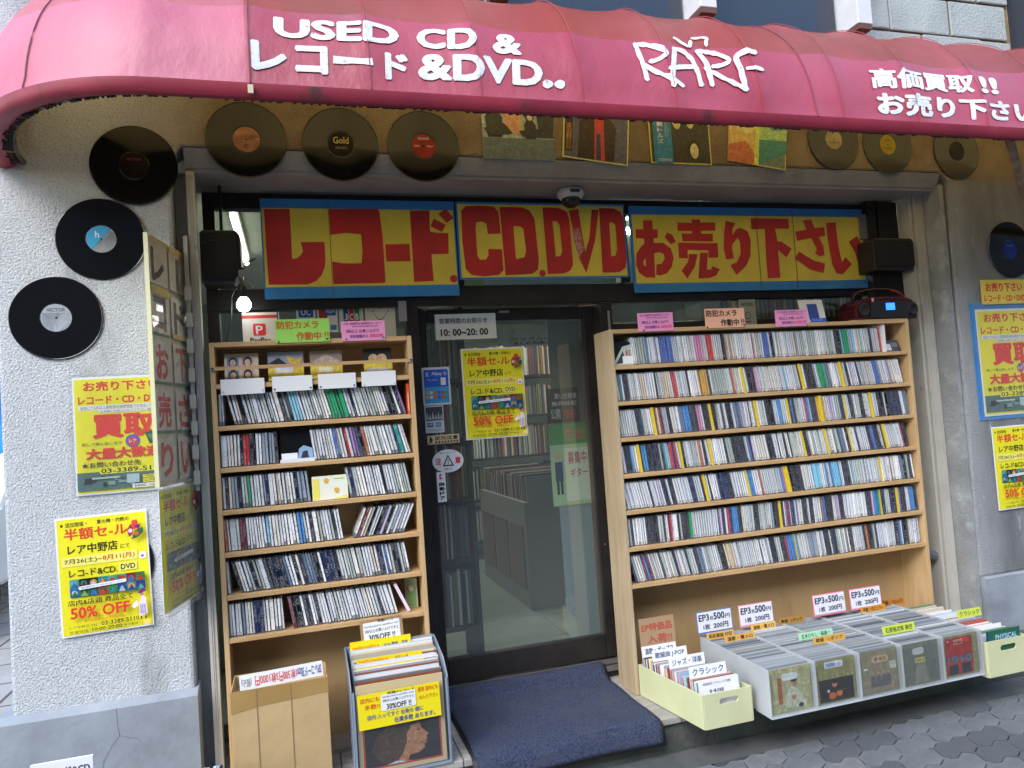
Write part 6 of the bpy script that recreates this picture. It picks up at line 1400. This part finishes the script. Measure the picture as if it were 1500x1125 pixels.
# corner extras
MB().tube([(3.03, .10, 1.05), (3.045, .06, .98), (3.04, .05, .90), (3.05, .10, .84), (3.06, .12, .70), (3.03, .1, .62)], .003, 6).build('c', M['white']).name = 'white_cable'
tag(D.objects['white_cable'], 'thin white cable hanging in the dark gap right of the right shelf', 'cable'); recenter(D.objects['white_cable'])
MB().tube([(3.03, .18, .80), (3.12, .16, .79), (3.19, .16, .76)], .03, 10).build('c', mat('grey_pipe', (.14, .14, .15), .5)).name = 'grey_pipe'
tag(D.objects['grey_pipe'], 'short grey pipe crossing the gap behind the right shelf foot', 'pipe'); recenter(D.objects['grey_pipe'])
t = thing('floor_sign', 'white sign board standing on the pavement at the foot of the left plinth', 'sign', (-.845, -.30, GZ)); P = sheet(t, .175, .405, M['white'], .012); P.text('レコード&CD', .14, .05, .95, .11, flat('22305a'), .03); P.text('高価買取', .14, .16, .9, .26, flat('c83a34'), .03)
t = thing('cd_crate', 'small teal crate of CDs on the pavement beside the cardboard box', 'crate', (-.36, -.30, GZ))
b = MB(); b.box(-.42, -.285, -.40, -.22, GZ+.001, .515); b.build('body', mat('teal_plastic', (.06, .22, .22), .4), t, bevel=.003)
b = MB()
for k in range(12): b.box(-.415+k*.0105, -.4062+k*.0105, -.395, -.26, .516, .545, k % 3)
o = b.build('packed_cases', [mat('sg_d0d4dc', 'd0d4dc', .4), mat('sg_8aa8c8', '8aa8c8', .4), mat('sg_28282c', '28282c', .4)], t); o['kind'] = 'stuff'
# strip of street beyond the left corner
t = thing('parked_car', 'white parked car front seen past the left corner of the shop', 'car', (-3.0, 5.0, GZ))
wp = mat('white_car_paint', (.72, .74, .76), .2, coat=.5)
b = MB(); b.prism([(3.1, GZ+.28), (3.05, .95), (3.25, 1.12), (4.1, 1.22), (4.7, 1.75), (6.4, 1.78), (6.9, 1.2), (6.95, GZ+.3)], -3.9, -2.35, 'x'); b.build('body', wp, t, bevel=.05)
b = MB(); b.prism([(4.18, 1.25), (4.68, 1.70), (4.70, 1.71), (4.24, 1.24)], -3.8, -2.45, 'x'); b.build('windscreen', mat('dark_pane', (.03, .035, .04), .1), t)
for x in (-3.75, -2.65): b = MB(); b.box(x, x+.22, 3.03, 3.10, .82, .98); b.build('headlight', mat('headlight', (.6, .62, .6), .1), t, bevel=.02)
for x in (-3.85, -2.45):
    for y in (3.75, 6.2): MB().lathe([(.20, -.09), (.31, -.09), (.31, .09), (.20, .09)], 24, 'x', (x, y, GZ+.31)).build('wheel', M['rubber'], t)
b = MB(); b.box(-3.5, -2.8, 3.02, 3.06, .55, .72); b.build('grille', M['black'], t)
t = thing('blue_tarpaulin', 'bright blue tarpaulin hanging beyond the left corner', 'tarpaulin', (-2.6, 3.0, 1.7))
b = MB(); nx = 16
for i in range(nx+1):
    for j in range(9):
        b.v.append((-2.75+1.0*i/nx, 2.9+.06*math.sin(i*1.7+j*.4), 1.62+.75*j/8+.03*math.sin(i)))
for i in range(nx):
    for j in range(8): b.f.append((i*9+j, i*9+j+1, (i+1)*9+j+1, (i+1)*9+j)); b.m.append(0)
b.build('sheet', mat('blue_tarp', (.02, .22, .62), .4), t, smooth=True)
MB().tube([(-1.72, 2.93, GZ), (-1.72, 2.93, 2.4)], .02, 8).build('pole', M['steel'], t)
t = thing('street_bollard', 'dark bollard with yellow band past the left corner', 'bollard', (-1.30, .55, GZ))
MB().lathe([(.055, 0), (.055, .80), (.045, .84), (.02, .855)], 20, 'z', t.location).build('post', mat('dark_brown_post', (.05, .035, .03), .5), t, smooth=False)
MB().lathe([(.0565, .30), (.0565, .42)], 20, 'z', t.location).build('yellow_band', M['yellow'], t)
t = thing('far_house', 'pale house across the side street beyond the left corner', 'house', (-6, 16, GZ))
b = MB(); b.box(-12, -3.0, 14, 20, GZ, 6.5); b.build('wall', mat('beige_render', (.42, .38, .34), .85), t)
for x in (-10.5, -8, -5.5): b = MB(); b.box(x, x+1.4, 13.95, 13.99, 3.4, 4.6); b.build('window', mat('dark_pane'), t)
b = MB(); b.prism([(13.6, 6.51), (17, 8.2), (20.4, 6.51)], -12.3, -2.7, 'x'); b.build('roof', mat('slate_roof', (.09, .09, .10), .7), t)

for o in D.objects:
    if '_w' in o: del o['_w']
